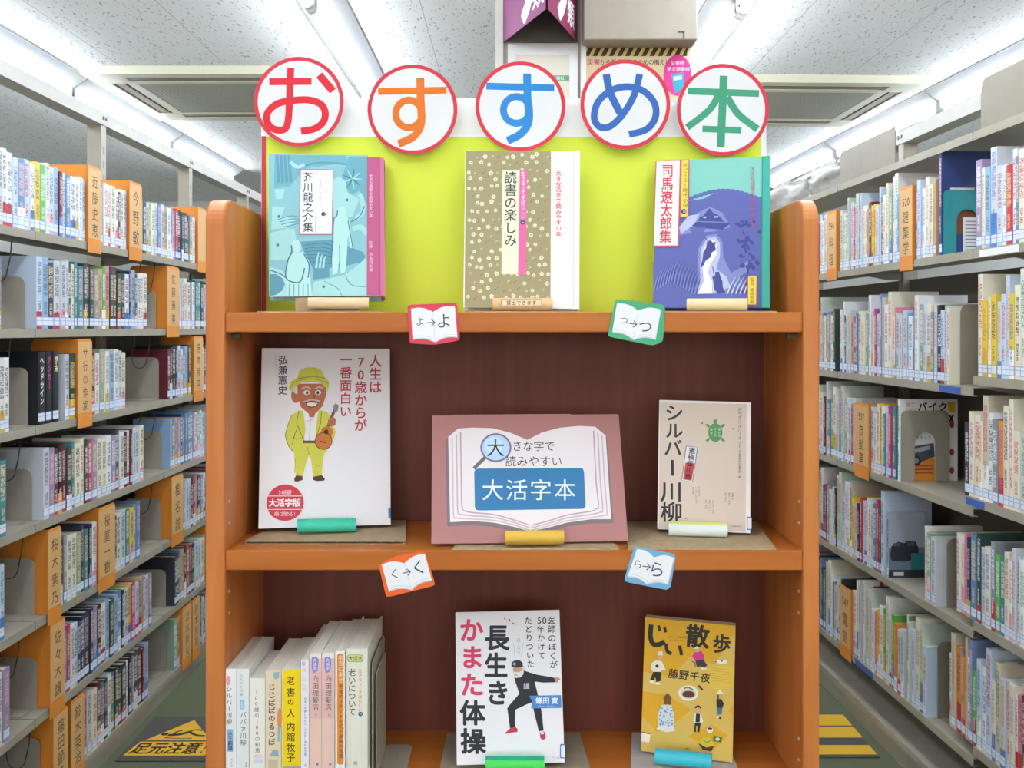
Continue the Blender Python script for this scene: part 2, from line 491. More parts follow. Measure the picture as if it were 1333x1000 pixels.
# ------------------------------------------------------------------ ceiling air conditioners
def cassette(cx, cy, label, ang=0.0):
    t = thing('air_conditioner', label, 'air conditioner', (cx, cy, CEIL), 'ceiling cassette air conditioners', Matrix.Rotation(ang, 3, 'Z'))
    W = 0.465
    cream = paint('#d6d3ba', 0.45)
    f = MB()
    slot0, slot1, sl = 0.33, 0.40, 0.30
    f.box(-W, W, -W, W, -0.012, 0.0, cream)
    for s in (-1, 1):
        f.box(-W, W, min(s * slot1, s * W), max(s * slot1, s * W), -0.035, -0.012, cream)
        f.box(min(s * slot1, s * W), max(s * slot1, s * W), -slot1, slot1, -0.035, -0.012, cream)
        f.box(-slot0, slot0, min(s * 0.285, s * slot0), max(s * 0.285, s * slot0), -0.035, -0.012, cream)
        f.box(min(s * 0.285, s * slot0), max(s * 0.285, s * slot0), -0.285, 0.285, -0.035, -0.012, cream)
        for q in (-1, 1):
            f.box(min(s * slot0, s * slot1), max(s * slot0, s * slot1), min(q * sl, q * slot1), max(q * sl, q * slot1), -0.035, -0.012, cream)
            f.box(min(q * sl, q * slot1), max(q * sl, q * slot1), min(s * slot0, s * slot1), max(s * slot0, s * slot1), -0.0349, -0.0121, cream)
    f.build('panel', t)
    dark = paint('#4f4a40', 0.6)
    for s in (-1, 1):
        l = MB().box(-sl, sl, min(s * 0.345, s * 0.385), max(s * 0.345, s * 0.385), -0.0335, -0.031, paint('#8f7f68', 0.5)); l.box(-sl, sl, min(s * slot0, s * slot1), max(s * slot0, s * slot1), -0.03, -0.029, dark); l.build('louver', t)
        l = MB().box(min(s * 0.345, s * 0.385), max(s * 0.345, s * 0.385), -sl, sl, -0.0335, -0.031, paint('#8f7f68', 0.5)); l.box(min(s * slot0, s * slot1), max(s * slot0, s * slot1), -sl, sl, -0.03, -0.029, dark); l.build('louver', t)
    MB().box(-0.285, 0.285, -0.285, 0.285, -0.0335, -0.0125, GRILLE).build('intake_grille', t)
    return t
cassette(-1.39, 4.63, 'cream square ceiling air conditioner beside the light line over the novel bookcase')
cassette(1.40, 4.78, 'cream square ceiling air conditioner toward the handbook bookcase, past the green-lettered round sign', 0.03)

# ------------------------------------------------------------------ bookcases in the aisles
class Row:
    def __init__(self, vpx, off, side):
        self.vpx, self.off, self.side = vpx, off, side
        self.sl = (vpx - CX) / F
        d = Vector((self.sl, 1, 0)).normalized()
        self.d = d
        self.n = Vector((side * d.y, -side * d.x, 0))        # away from the aisle
    def s(self, x):                                          # distance along the row of a pixel column on its front
        return F * self.off / abs(self.vpx - x)
    def M(self, s, dep, z):                                  # local x along the row, y into the shelf, z up
        o = Vector((self.side * self.off + self.sl * s, s, 0)) + self.n * dep
        xx = self.n.cross(Vector((0, 0, 1)))
        R = Matrix((xx, self.n, Vector((0, 0, 1)))).transposed().to_4x4()
        return Matrix.Translation((o.x, o.y, z)) @ R
LEFT = Row(675, 1.24, -1)
RIGHT = Row(615, 1.272, 1)
LZ = [H + 0.25 - 0.2505 * k for k in range(6)] + [H - 1.235]
RZ_FAR = [H + v for v in (0.20, -0.15, -0.457, -0.766, -1.092, -1.225)]
RZ_NEAR = [H + v for v in (0.20, -0.12, -0.43, -0.742, -1.06, -1.225)]
BL = [1.589, 2.488, 3.387, 4.287, 5.187, 6.087]
BR = [1.552, 2.466, 3.38, 4.29, 5.20]
DEP = 0.21
def bookcase(row, bounds, levels, beam_z, dpost, label):
    """levels: for every bay the list of shelf heights. Built in the row's own frame, s = distance along it"""
    t = thing('bookcase', label, 'bookcase', row.M(0, 0, 0).translation, None, row.M(0, 0, 0).to_3x3())
    # local x runs along +d for the row at x<0 and along -d for the other
    sx = 1 if row.side < 0 else -1
    def B(mb, s0, s1, y0, y1, z0, z1, mat):
        a, b = sorted((sx * s0, sx * s1))
        return mb.box(a, b, y0, y1, z0, z1, mat)
    for s in bounds:
        u = MB()
        B(u, s - 0.02, s + 0.02, dpost, dpost + 0.05, 0.0, beam_z, STEEL)
        for k in range(int((beam_z - 0.1) / 0.05)):
            B(u, s - 0.006, s + 0.006, dpost - 0.001, dpost, 0.07 + k * 0.05, 0.095 + k * 0.05, paint('#8d8a84'))
        u.build('upright', t)
    bm = MB()
    B(bm, bounds[0], bounds[-1], dpost - 0.004, dpost + 0.056, beam_z, beam_z + 0.045, STEEL_W)
    for s in bounds:
        for q in (-0.012, 0.012):
            bm.prism([(sx * (s + q) + 0.007 * math.cos(a * math.pi / 4), beam_z + 0.024 + 0.007 * math.sin(a * math.pi / 4)) for a in range(8)], 'y', dpost - 0.008, dpost - 0.004, paint('#8b8880', 0.4, 0.5))
    bm.build('top_beam', t)
    bp = MB()
    top = levels[1][0]
    B(bp, bounds[0], bounds[-1], dpost + 0.02, dpost + 0.026, 0.0, top - 0.03, paint('#6a645a', 0.6))
    bp.build('back_panel', t)
    ks = MB()
    B(ks, bounds[0], bounds[-1], 0.012, 0.02, 0.0, levels[0][-1] - 0.02, STEEL)
    ks.build('kick_plate', t)
    shelves = {}
    for i in range(len(bounds) - 1):
        s0, s1 = bounds[i] + 0.002, bounds[i + 1] - 0.002
        for k, z in enumerate(levels[i]):
            m = MB()
            B(m, s0, s1, 0.0, dpost, z - 0.003, z, STEEL)
            B(m, s0, s1, 0.0, 0.003, z - 0.022, z - 0.003, STEEL)
            B(m, s0, s1, 0.003, 0.014, z - 0.022, z - 0.020, STEEL)
            for e in (s0, s1 - 0.003):
                m.prism([(0.03, z - 0.003), (dpost, z - 0.003), (dpost, z - 0.03), (dpost - 0.05, z - 0.03)], 'x', *sorted((sx * e, sx * (e + 0.003))), STEEL)
            shelves[(i, k)] = m.build('shelf', t)
    return t, shelves, B
left_case, left_sh, LB = bookcase(LEFT, BL, [LZ] * 5, H + 0.71, DEP, 'long cream steel bookcase of novels with bare posts and a slotted top beam')
right_case, right_sh, RB = bookcase(RIGHT, BR, [RZ_NEAR, RZ_FAR, RZ_FAR, RZ_FAR], H + 0.645, 0.225, 'long cream steel bookcase of handbooks with a top shelf and upright header plates')
# top shelf of the handbook bookcase and its header plates
for i in range(4):
    m = MB()
    RB(m, BR[i] + 0.002, BR[i + 1] - 0.002, 0.0, 0.225, H + 0.497, H + 0.5, STEEL)
    RB(m, BR[i] + 0.002, BR[i + 1] - 0.002, 0.0, 0.003, H + 0.478, H + 0.497, STEEL)
    m.build('top_shelf', right_case)
HEADER = noise_mat('steel_header', '#8b8474', '#918a7a', (1, 1, 1), 14.0, 0.45, 2.0)
for s0, s1, hh in ((2.93, 3.37, 0.112), (1.95, 2.435, 0.125)):
    m = MB()
    poly = [(-s1, H + 0.5), (-s0, H + 0.5), (-s0, H + 0.5 + hh), (-s1 + 0.02, H + 0.5 + hh), (-s1 + 0.006, H + 0.5 + hh - 0.006), (-s1, H + 0.5 + hh - 0.02)]
    m.prism(poly, 'y', 0.004, 0.007, HEADER)
    m.box(-s1, -s0, 0.007, 0.09, H + 0.5, H + 0.503, HEADER)
    m.build('header_plate', right_case)
# coloured labels on the shelf lips
for (i, k), xa, xb, col in (((1, 1), 1222, 1250, '#3f5fae'), ((0, 2), 1257, 1281, '#3f5fae'), ((1, 4), 1113, 1136, '#3f5fae'), ((0, 0), 1275, 1326, '#eceae6')):
    z = (RZ_NEAR if i == 0 else RZ_FAR)[k]
    m = MB()
    RB(m, RIGHT.s(xa), RIGHT.s(xb), -0.0008, 0.0, z - 0.0205, z - 0.003, paint(col))
    m.build('shelf_label', right_sh[(i, k)])

# ------------------------------------------------------------------ shelved books
BOOKS_L, BOOKS_R = [], []
PAL_WHITE = [('white', '#e9ebee'), ('off-white', '#e2dfd6'), ('pale blue', '#c3d3e4'), ('ivory', '#e6dfc8'), ('pale grey', '#c9ced4')]
PAL_DARK = [('black', '#22242b'), ('navy', '#27324f'), ('charcoal', '#3a3d44'), ('dark green', '#2f4a3f'), ('maroon', '#66222e')]
PAL_MID = [('steel blue', '#5f86ad'), ('sky blue', '#8fb4d6'), ('teal', '#3f8389'), ('mauve', '#9d8bab'), ('grey', '#8a9199'), ('tan', '#c2a57c'), ('sage green', '#8fa78d')]
PAL_HOT = [('red', '#c23542'), ('yellow', '#e3c33c'), ('orange', '#e08a3c'), ('pink', '#d9879b'), ('leaf green', '#5fae4c'), ('magenta', '#b53a78')]
def pick(weights):
    r, a = rnd.random() * sum(weights), 0
    for w, pal in zip(weights, (PAL_WHITE, PAL_DARK, PAL_MID, PAL_HOT)):
        a += w
        if r <= a: return rnd.choice(pal)
    return PAL_WHITE[0]
def lum(h): c = lin(h); return 0.3 * c[0] + 0.6 * c[1] + 0.1 * c[2]
def ink_for(h, side):
    if lum(h) > 0.35:
        return rnd.choice(['#23262e', '#23262e', '#2b3f7a', '#b02c3e', '#2d6a70'] if side < 0 else ['#33343a', '#3e62a8', '#c23a4a', '#c23a4a', '#4a8a55', '#c46a9a', '#d08a3a'])
    return rnd.choice(['#eef0f2', '#eef0f2', '#efd9a0', '#e8b9c4'])
def fill(store, row, level, z, s0, s1, weights, hr, tr, dr, room=0.0, forced=()):
    s = s0
    side = row.side
    first = len(store)
    while True:
        t = rnd.uniform(*tr)
        if s + t > s1: break
        name, col = pick(weights)
        hh = rnd.uniform(*hr)
        if room and rnd.random() < room:
            hh = hr[1] * rnd.uniform(1.08, 1.2)
            if True: name, col = rnd.choice(PAL_WHITE + [('pale sage', '#c5d0c0'), ('slate blue', '#7f8fb5'), ('beige', '#cbbfa8')])
        acc = rnd.choice(['#f2f2f2', '#d9b23c', '#c23542', '#4f7fc0', '#e7a6b4', col])
        al = rnd.choice([0, 0, 0, 0.3, 0.24]) if side < 0 else rnd.choice([0, 0, 0, 0.22, 0.34])
        store.append(dict(row=row, level=level, z=z + 0.0004, s=s + t / 2, t=t - 0.0006, h=hh, d=rnd.uniform(*dr), cover=col, ink=ink_for(col, side), acc=acc, al=al, colour=name,
                          dep=0.001 + rnd.random() * 0.005))
        s += t
    if len(store) > first and s > s0:                        # widen the run a little so that it ends where the next thing begins
        g = min((s1 - s0) / (s - s0), 1.6)
        for b in store[first:]:
            b['s'] = s0 + (b['s'] - s0) * g; b['t'] *= g
def book_geo(b):
    t, h, d = b['t'], b['h'], b['d']
    x = t / 2
    outer = [(-x, 0.0012), (-x * 0.5, 0), (x * 0.5, 0), (x, 0.0012), (x, d), (-x, d)]
    c = min(0.0018, t * 0.15)
    inner = [(-x + c, 0.003), (-x * 0.5, 0.003), (x * 0.5, 0.003), (x - c, 0.003), (x - c, d), (-x + c, d)]
    vs = [(p[0], p[1], 0) for p in outer] + [(p[0], p[1], h) for p in outer] + [(p[0], p[1], h) for p in inner] + [(p[0], p[1], h - 0.003) for p in inner]
    fs, ms = [], []
    for i in range(6):
        j = (i + 1) % 6
        fs.append((i, j, j + 6, i + 6)); ms.append(1 if i < 3 else (2 if i == 4 else 0))
        if i != 4:
            fs.append((i + 6, j + 6, j + 12, i + 12)); ms.append(0)
            fs.append((i + 12, j + 12, j + 18, i + 18)); ms.append(0)
    fs.append(tuple(range(18, 24))); ms.append(2)
    fs.append((5, 4, 3, 2, 1, 0)); ms.append(2)
    return vs, fs, ms
def book_mesh(name, books, world=False):
    V, FC, MI, CO, IN, AC, UV, SZ = [], [], [], [], [], [], [], []
    for b in books:
        vs, fs, ms = book_geo(b)
        k = len(V)
        loc = vs
        if world:
            M = b['row'].M(b['s'], b['dep'], b['z'])
            vs = [tuple(M @ Vector(p)) for p in vs]
        V += vs; FC += [tuple(i + k for i in f) for f in fs]; MI += ms
        CO += [lin(b['cover'])] * len(vs); IN += [lin(b['ink'])] * len(vs)
        a = lin(b['acc']); AC += [(a[0], a[1], a[2], b['al'])] * len(vs)
        for f in fs:
            for i in f:
                UV += [loc[i][0], loc[i][2]]; SZ += [b['h'], b['t']]
    me = bpy.data.meshes.new(name)
    me.from_pydata(V, [], FC)
    for m in (COVER, SPINE, PAGES): me.materials.append(m)
    me.polygons.foreach_set('material_index', MI)
    for nm, dat in (('cover', CO), ('ink', IN), ('accent', AC)):
        at = me.attributes.new(nm, 'FLOAT_COLOR', 'POINT')
        at.data.foreach_set('color', np.array(dat, np.float32).ravel())
    for nm, dat in (('spine', UV), ('size', SZ)):
        me.uv_layers.new(name=nm).data.foreach_set('uv', np.array(dat, np.float32))
    me.update()
    o = bpy.data.objects.new(name, me)
    COL.objects.link(o)
    return o

# what stands on each shelf of the novel bookcase: b = run of books, e = metal bookend at the near end of a run, d = author divider (pixel columns on the shelf fronts)
W_TOP, W_DARK, W_MIX = (7, 1.2, 3.2, 0.8), (3, 4.5, 3, 0.7), (4.2, 3.2, 3, 0.8)
PLAN_L = [
    [('b', -18, 113, W_TOP), ('d', 114, 130, '近藤史恵'), ('b', 131, 167, W_TOP), ('d', 168, 183, '今野敏'), ('b', 184, 255, W_MIX), ('d', 257, 267, '')],
    [('b', -18, 5, W_TOP), ('e', 48), ('b', 49, 193, W_DARK), ('e', 214), ('d', 217, 232, '佐藤雅美'), ('b', 233, 271, W_TOP)],
    [('b', -18, 15, W_TOP), ('e', 52), ('b', 86, 100, W_TOP), ('d', 101, 118, 'サ行の作家'), ('b', 119, 166, W_TOP), ('e', 218), ('b', 219, 250, W_DARK), ('d', 252, 263, '笹本稜平'), ('b', 264, 272, W_MIX)],
    [('b', -18, 10, W_TOP), ('e', 57), ('b', 58, 188, W_MIX), ('e', 222), ('b', 223, 268, (3, 1, 6, 0.4))],
    [('b', -18, 9, W_TOP), ('e', 60), ('d', 62, 78, '桜木紫乃'), ('b', 79, 127, W_DARK), ('d', 128, 148, '桜庭一樹'), ('b', 149, 184, W_MIX), ('e', 221), ('d', 223, 237, '椎名誠'), ('b', 238, 270, W_MIX)],
    [('b', -18, 15, W_MIX), ('e', 63), ('d', 65, 83, '佐々木譲'), ('b', 84, 199, W_DARK), ('e', 227), ('b', 228, 268, W_MIX), ('d', 269, 274, '')],
    [('e', 67), ('d', 69, 87, '篠田節子'), ('d', 92, 108, '鈴木英治'), ('b', 109, 195, W_DARK), ('e', 227), ('b', 228, 236, (0, 1, 0.4, 0)), ('d', 237, 248, '志水辰夫'), ('d', 250, 259, '鈴木光司'), ('b', 260, 272, W_MIX)]]
SHELF_WORD = ['top', 'second', 'third', 'fourth', 'fifth', 'sixth', 'seventh']
FILED = []
def bookend(row, s, z, label, hgt=0.15, dep=0.13, mat=None, wid=0.06):
    """L-shaped metal plate; its face is square to the row"""
    t = thing('bookend', label, 'bookend', row.M(s, 0.03, z).translation, 'metal bookends', row.M(s, 0, 0).to_3x3())
    sx = 1 if row.side < 0 else -1
    poly = [(0, 0.0005)] + [(dep, 0.0005)] + [(dep - 0.02 + 0.02 * math.cos(a), hgt - 0.02 + 0.02 * math.sin(a)) for a in (0, 0.5, 1.05, 1.57)] + [(0.02 - 0.02 * math.sin(a), hgt - 0.02 + 0.02 * math.cos(a)) for a in (0, 0.5, 1.05, 1.57)]
    MB().prism(poly, 'x', -0.0008, 0.0008, mat or STEEL_G).build('plate', t)
    a, b = sorted((0, sx * -wid))
    MB().box(a, b, 0.01, dep - 0.01, 0.0004, 0.0018, mat or STEEL_G).build('foot', t)
    return t
def divider(row, s0, s1, z, txt, label, hgt=0.222):
    t = thing('shelf_divider', label, 'divider', row.M(s0, 0, z).translation, 'orange shelf dividers', row.M(s0, 0, 0).to_3x3())
    sx = 1 if row.side < 0 else -1
    w = (s1 - s0)
    pl = MB()
    poly = [(-0.003, 0.001), (0.13, 0.001), (0.13, hgt - 0.01), (0.12, hgt), (-0.003, hgt)]
    pl.prism(poly, 'x', -0.001, 0.001, ORANGE)
    pl.build('plate', t)
    fl = MB()
    a, b = sorted((-sx * 0.008, sx * w))
    prof = [(a, -0.03), (b, -0.03), (b, hgt - 0.01), (b - 0.01 * (1 if sx > 0 else 0.2), hgt), (a + 0.01 * (1 if sx < 0 else 0.2), hgt), (a, hgt - 0.004)]
    fl.prism(prof, 'y', -0.0042, -0.003, ORANGE)
    fl.build('flap', t)
    tp = MB()
    tp.box(a + 0.003, b - 0.003, -0.0048, -0.0042, 0.012, hgt - 0.008, DIVIDER_TAPE)
    tape = tp.build('name_strip', t)
    if txt:
        items = [txt[:3]] + list(txt[3:]) if txt[:3].isdigit() else list(txt)      # a class number is set across, then the characters below it
        n = len(items)
        size = min(0.55 * w, 0.17 / (n + 0.3))
        pitch = (hgt - 0.035) / n
        mb = MB()
        for k, ch in enumerate(items):
            vs, fs = glyph(ch, 0.0)
            if len(ch) > 1: vs = [(gx * 0.8, gy * 0.8 + 0.08) for gx, gy in vs]
            zc = hgt - 0.022 - pitch * (k + 0.5)
            hw = 0.5 if ord(ch[0]) > 255 else max(v[0] for v in vs) / 2
            mb.add([((a + b) / 2 + (gx - hw) * size, -0.005, zc + (gy - 0.37) * size) for gx, gy in vs], fs, paint('#4a3d2c'))
        mb.build('lettering', tape)
    return t
DIV_N = {}
def plan(row, PLAN, zs_at, store, tr, hr, dr, casename, room=0.0):
    for k, items in enumerate(PLAN):
        for it in items:
            if it[0] == 'b':
                sa, sb = sorted((row.s(it[1]), row.s(it[2])))
                fill(store, row, k, zs_at(k, (sa + sb) / 2), sa, sb, it[3], it[4] if len(it) > 4 else hr, it[5] if len(it) > 5 else tr, dr, it[6] if len(it) > 6 else room)
            elif it[0] == 'e':
                s = row.s(it[1])
                ENDS.append((row, k, s, zs_at(k, s + 0.01), casename))
            else:
                sa, sb = sorted((row.s(it[1]), row.s(it[2])))
                DIVS.append((row, k, sa, sb, zs_at(k, (sa + sb) / 2), it[3], casename))
ENDS, DIVS = [], []
plan(LEFT, PLAN_L, lambda k, s: LZ[k], BOOKS_L, (0.017, 0.034), (0.172, 0.19), (0.125, 0.14), 'novel bookcase')
# two thick thrillers whose titles can be read
lead = [('ヘッドライン', '#1d1f24', '#f0f0ee', 53, 62), ('アンカー', '#23202a', '#d0478e', 63, 71), ('終末', '#20242a', '#e6d9a8', 72, 80)]
READ = []
for txt, cov, ink, xa, xb in lead:
    sa, sb = LEFT.s(xa), LEFT.s(xb)
    READ.append((dict(row=LEFT, level=2, z=LZ[2] + 0.0004, s=(sa + sb) / 2, t=sb - sa - 0.001, h=0.19, d=0.135, cover=cov, ink=cov, acc=cov, al=0, colour='black', dep=0.006), txt, ink))
PLAN_R = [
    [('b', 1066, 1077, (6, 0, 3, 1)), ('d', 1078, 1089, '596料理'), ('b', 1092, 1172, (6, 0.6, 2.5, 1.3)), ('d', 1173, 1188, '520建築学'), ('b', 1189, 1216, (6, 0.8, 3, 1)), ('b', 1269, 1372, (7, 0.4, 2.5, 1.4))],
    [('b', 1064, 1086, (3, 2, 3, 1)), ('b', 1092, 1234, (7, 1, 2, 2)), ('e', 1236), ('b', 1270, 1372, (7, 0.3, 2, 2.2))],
    [('b', 1064, 1112, (4, 1.2, 3, 2)), ('d', 1114, 1131, '537自動車'), ('b', 1132, 1163, (6, 1, 3, 2)), ('b', 1253, 1372, (7, 0.5, 2, 2.5))],
    [('b', 1064, 1149, (5, 2, 2, 2)), ('b', 1201, 1217, (4, 1, 4, 1)), ('e', 1219), ('b', 1244, 1372, (7, 1, 2, 2))],
    [('b', 1064, 1094, (4, 2, 2, 1)), ('d', 1095, 1108, '547電気'), ('b', 1109, 1118, (6, 1, 2, 2)), ('b', 1126, 1175, (6, 1, 2, 2)), ('b', 1184, 1205, (6, 1, 2, 2)), ('e', 1207), ('b', 1234, 1360, (6, 0.6, 2, 2.6))]]
def rz(k, s): return (RZ_NEAR if s < BR[1] else RZ_FAR)[k]
plan(RIGHT, PLAN_R, rz, BOOKS_R, (0.011, 0.027), (0.185, 0.225), (0.14, 0.17), 'handbook bookcase', 0.16)

def size_word(b):
    t = b['t']
    return 'slim' if t < 0.018 else 'thick' if t > 0.026 else 'medium-width'
def ordw(n):
    tens = {20: 'twenty', 30: 'thirty', 40: 'forty', 50: 'fifty', 60: 'sixty', 70: 'seventy'}
    base = ['zeroth', 'first', 'second', 'third', 'fourth', 'fifth', 'sixth', 'seventh', 'eighth', 'ninth', 'tenth', 'eleventh', 'twelfth', 'thirteenth', 'fourteenth', 'fifteenth', 'sixteenth', 'seventeenth', 'eighteenth', 'nineteenth']
    if n < 20: return base[n]
    t, r = n // 10 * 10, n % 10
    return tens[t][:-1] + 'ieth' if r == 0 else tens[t] + '-' + base[r]
def put_books(store, name, cat, kindword, casename, stuff_name, stuff_label, extra):
    """the 300 that show largest as single books, whatever is left as one object"""
    store.sort(key=lambda b: (b['level'], b['s']))
    n, last = 0, None
    for b in store:
        n = n + 1 if b['level'] == last else 1
        last = b['level']; b['n'] = n
    show = sorted(store, key=lambda b: -b['t'] * b['h'] / b['s'] ** 3)
    for b in show[:298]:
        o = book_mesh(name, [b])
        o.matrix_world = b['row'].M(b['s'], b['dep'], b['z'])
        tag(o, f"{size_word(b)} {b['colour']} {kindword}, {ordw(b['n'])} from the camera end, {SHELF_WORD[b['level']]} shelf of the {casename}", cat, f"{kindword}s on the {SHELF_WORD[b['level']]} shelf of the {casename}")
    rest = show[298:] + extra
    if rest:
        o = book_mesh(stuff_name, rest, True)
        tag(o, stuff_label, cat)
        o['kind'] = 'stuff'
extraL, extraR = [], []
for k in range(7):
    fill(extraL, LEFT, k, LZ[k], 1.62, 2.245, W_TOP if k < 2 else W_MIX, (0.172, 0.19), (0.02, 0.034), (0.125, 0.14))
    fill(extraL, LEFT, k, LZ[k], 3.90, 4.26, W_MIX, (0.172, 0.19), (0.02, 0.034), (0.125, 0.14))
for k in range(5):
    fill(extraR, RIGHT, k, RZ_NEAR[k], 1.58, 2.10, (6, 1, 3, 2), (0.185, 0.225), (0.014, 0.027), (0.14, 0.17))
    fill(extraR, RIGHT, k, RZ_FAR[k], 3.62, 4.26, (6, 1, 3, 2), (0.185, 0.225), (0.014, 0.027), (0.14, 0.17))
put_books(BOOKS_L, 'novel', 'book', 'novel', 'novel bookcase', 'further_novels', 'further novels packed along both ends of the novel bookcase', extraL)
put_books(BOOKS_R, 'handbook', 'book', 'handbook', 'handbook bookcase', 'further_handbooks', 'further handbooks packed along both ends of the handbook bookcase', extraR)
for (b, txt, ink), lab in zip(READ, ('thick black novel with a white katakana title, first after the bookend on the third shelf', 'thick black novel with a magenta katakana title on the third shelf', 'thick black novel with a cream two-character title on the third shelf')):
    M = b['row'].M(b['s'], b['dep'], b['z'])
    t = thing('novel', lab, 'book', M.translation, 'novels on the third shelf of the novel bookcase', M.to_3x3())
    o = book_mesh('cover', [b]); o.parent = t
    mb = MB()
    n = len(txt); size = min(0.125 / n, b['t'] * 0.66)
    for k, ch in enumerate(txt):
        vs, fs = glyph(ch, 0.03)
        vs = [(gx - 0.5, gy - 0.37) for gx, gy in vs]
        if ch == 'ー': vs = [(q, -p) for p, q in vs]
        zc = b['h'] - 0.012 - (k + 0.5) * size * 1.02
        mb.add([(p * size, -0.0004, zc + q * size) for p, q in vs], fs, paint(ink))
    mb.build('lettering', t)

for q, (row, k, s, z, cn) in enumerate(ENDS):
    m = sum(1 for e in ENDS[:q] if e[1] == k and e[0] is row)
    if row.side < 0:
        bookend(row, s - 0.002, z, f'grey metal bookend on the {SHELF_WORD[k]} shelf of the {cn}, {["first", "second"][m]} from the camera end', 0.135 if k % 2 else 0.15)
    else:
        bookend(row, s + 0.0, z, f'tall cream metal bookend closing the run on the {SHELF_WORD[k]} shelf of the {cn}', 0.215 if k in (1, 4) else 0.19, 0.14, noise_mat('bookend_beige', '#8a8070', '#908675', (1, 1, 1), 30, 0.5), 0.035)
for q, (row, k, sa, sb, z, txt, cn) in enumerate(DIVS):
    m = sum(1 for e in DIVS[:q] if e[1] == k and e[0] is row)
    lab = f'orange shelf divider with {"a lettered strip" if txt else "a plain strip"}, {ORD[m]} on the {SHELF_WORD[k]} shelf of the {cn}'
    divider(row, sa, sb, z, txt, lab, (0.205 if k == 6 else 0.222) if row.side < 0 else 0.215)

# hanging wire loops that keep the novels upright
def wire_stop(row, s, ztop, label, dep=0.02):
    M = row.M(s, 0, ztop)
    t = MB()
    pts = [(0, dep, -0.004), (0, dep + 0.004, -0.05), (0, dep + 0.012, -0.085)]
    for a in range(0, 10):
        q = math.pi * a / 9
        pts.append((0, dep + 0.037 - 0.025 * math.cos(q), -0.085 - 0.03 * math.sin(q)))
    pts += [(0, dep + 0.064, -0.06), (0, dep + 0.055, -0.05), (0, dep + 0.05, -0.004)]
    t.tube(pts, 0.0016, WIRE, 6)
    o = t.build('wire_book_stop', None, M, True)
    return tag(o, label, 'book stop', 'wire book stops')
for k, x in ((1, 26), (1, 209), (2, 24), (2, 203), (3, 37), (3, 210), (4, 40), (4, 206), (5, 36), (6, 50)):
    near = x < 100
    wire_stop(LEFT, LEFT.s(x), LZ[k - 1] - 0.02, f'bent wire book stop over the {SHELF_WORD[k]} shelf of novels, {"camera end" if near else "past the second bookend"}')

# ------------------------------------------------------------------ end-of-run books whose covers show, handbook bookcase
def cover_book(level, x, t, h, d, spine, cover, label, draw=None, W=100, Hh=140, ink='#33343a', al=0.0, acc='#ffffff', near=False):
    s = RIGHT.s(x)
    z = rz(level, s)
    z += 0.0004
    b = dict(row=RIGHT, level=level, z=z, s=s, t=t, h=h, d=d, cover=cover, ink=ink, acc=acc, al=al, dep=0.006)
    M = RIGHT.M(s, 0.006, z)
    th = thing('handbook', label, 'book', M.translation, f'handbooks on the {SHELF_WORD[level]} shelf of the handbook bookcase', M.to_3x3())
    o = book_mesh('cover', [b]); o.parent = th
    if draw:
        a = Art([(0, 0), (W, 0), (W, Hh), (0, Hh)], d, h, centre=False)
        draw(a)
        a.build(th, 'cover_art', 'lettering', Matrix(((0, -1, 0, t / 2), (1, 0, 0, 0), (0, 0, 1, 0), (0, 0, 0, 1))))
    return th
def d_navy(a):
    a.rect(12, 62, 46, 92, '#d8d6d2'); a.rect(50, 62, 88, 92, '#cfc7c8')
    a.ell(28, 78, 10, 9, '#8a5a48'); a.ell(68, 78, 12, 8, '#b79aa8'); a.ell(34, 84, 6, 5, '#4f6a4a')
    a.rect(10, 96, 95, 140, '#7c4a2a'); a.rect(30, 112, 95, 175, '#e9e8e6')
    for k in range(9): a.rect(33, 118 + 6 * k, 86, 119.4 + 6 * k, '#6d6d70')
cover_book(0, 1221, 0.016, 0.284, 0.2, '#2c3c74', '#2f4178', 'tall navy handbook with two small pictures behind the teal bookend, top shelf', d_navy, 100, 176, '#e9b6c6')
def d_bike(a):
    a.text('見て', 12, 9, 8, '#cf3a44', False); a.text('わかる', 12, 18, 6, '#cf3a44', False)
    a.text('バイク', 32, 13, 17, '#23232a', False, 18, 0.03)
    a.poly([(84, 6), (98, 4), (97, 24), (86, 22)], '#d9c23a'); a.line([(88, 28), (94, 40)], 3, '#23232a', False); a.line([(95, 27), (87, 40)], 3, '#23232a', False)
    for yy in (44, 92, 124): a.ell(92, yy, 4, 6, '#b8343c')
    a.rect(14, 62, 62, 142, '#e6e6e4'); a.rect(14, 102, 62, 142, '#e08a30')
    a.text('ハイエース', 21, 67, 7, '#2a2b30', False, 7)
    a.poly([(14, 84), (34, 80), (60, 76), (62, 100), (30, 112), (14, 110)], '#4c525c'); a.poly([(24, 86), (54, 80), (54, 87), (28, 93)], '#aab2ba')
    a.ell(30, 107, 8, 9, '#24262b'); a.ell(30, 107, 4, 4.5, '#8f949b')
    for k in range(3): a.rect(18, 114 + 6 * k, 58, 117 + 6 * k, '#a5532a')
cover_book(2, 1167, 0.012, 0.245, 0.178, '#ecebe7', '#ecebe7', 'large white motorcycle magazine behind the arched cream bookend, third shelf', d_bike, 102, 142)
def d_cars(a):
    a.rect(0, 0, 100, 180, '#a9b0bf'); a.rect(0, 96, 100, 180, '#6c7f8f')
    a.poly([(4, 120), (8, 92), (26, 80), (44, 84), (52, 78), (74, 80), (82, 96), (84, 124), (44, 136), (8, 132)], '#30343d')
    a.rect(12, 84, 30, 92, '#565c68'); a.rect(52, 82, 72, 92, '#525866'); a.rect(62, 112, 100, 168, '#2f7d82'); a.rect(0, 158, 100, 180, '#33363c')
    a.rect(14, 164, 42, 174, '#d9d9d6')
cover_book(3, 1153, 0.014, 0.2, 0.113, '#9aa2b2', '#a9b0bf', 'handbook with dark cars under a grey-blue sky on its cover, fourth shelf', d_cars, 100, 180)
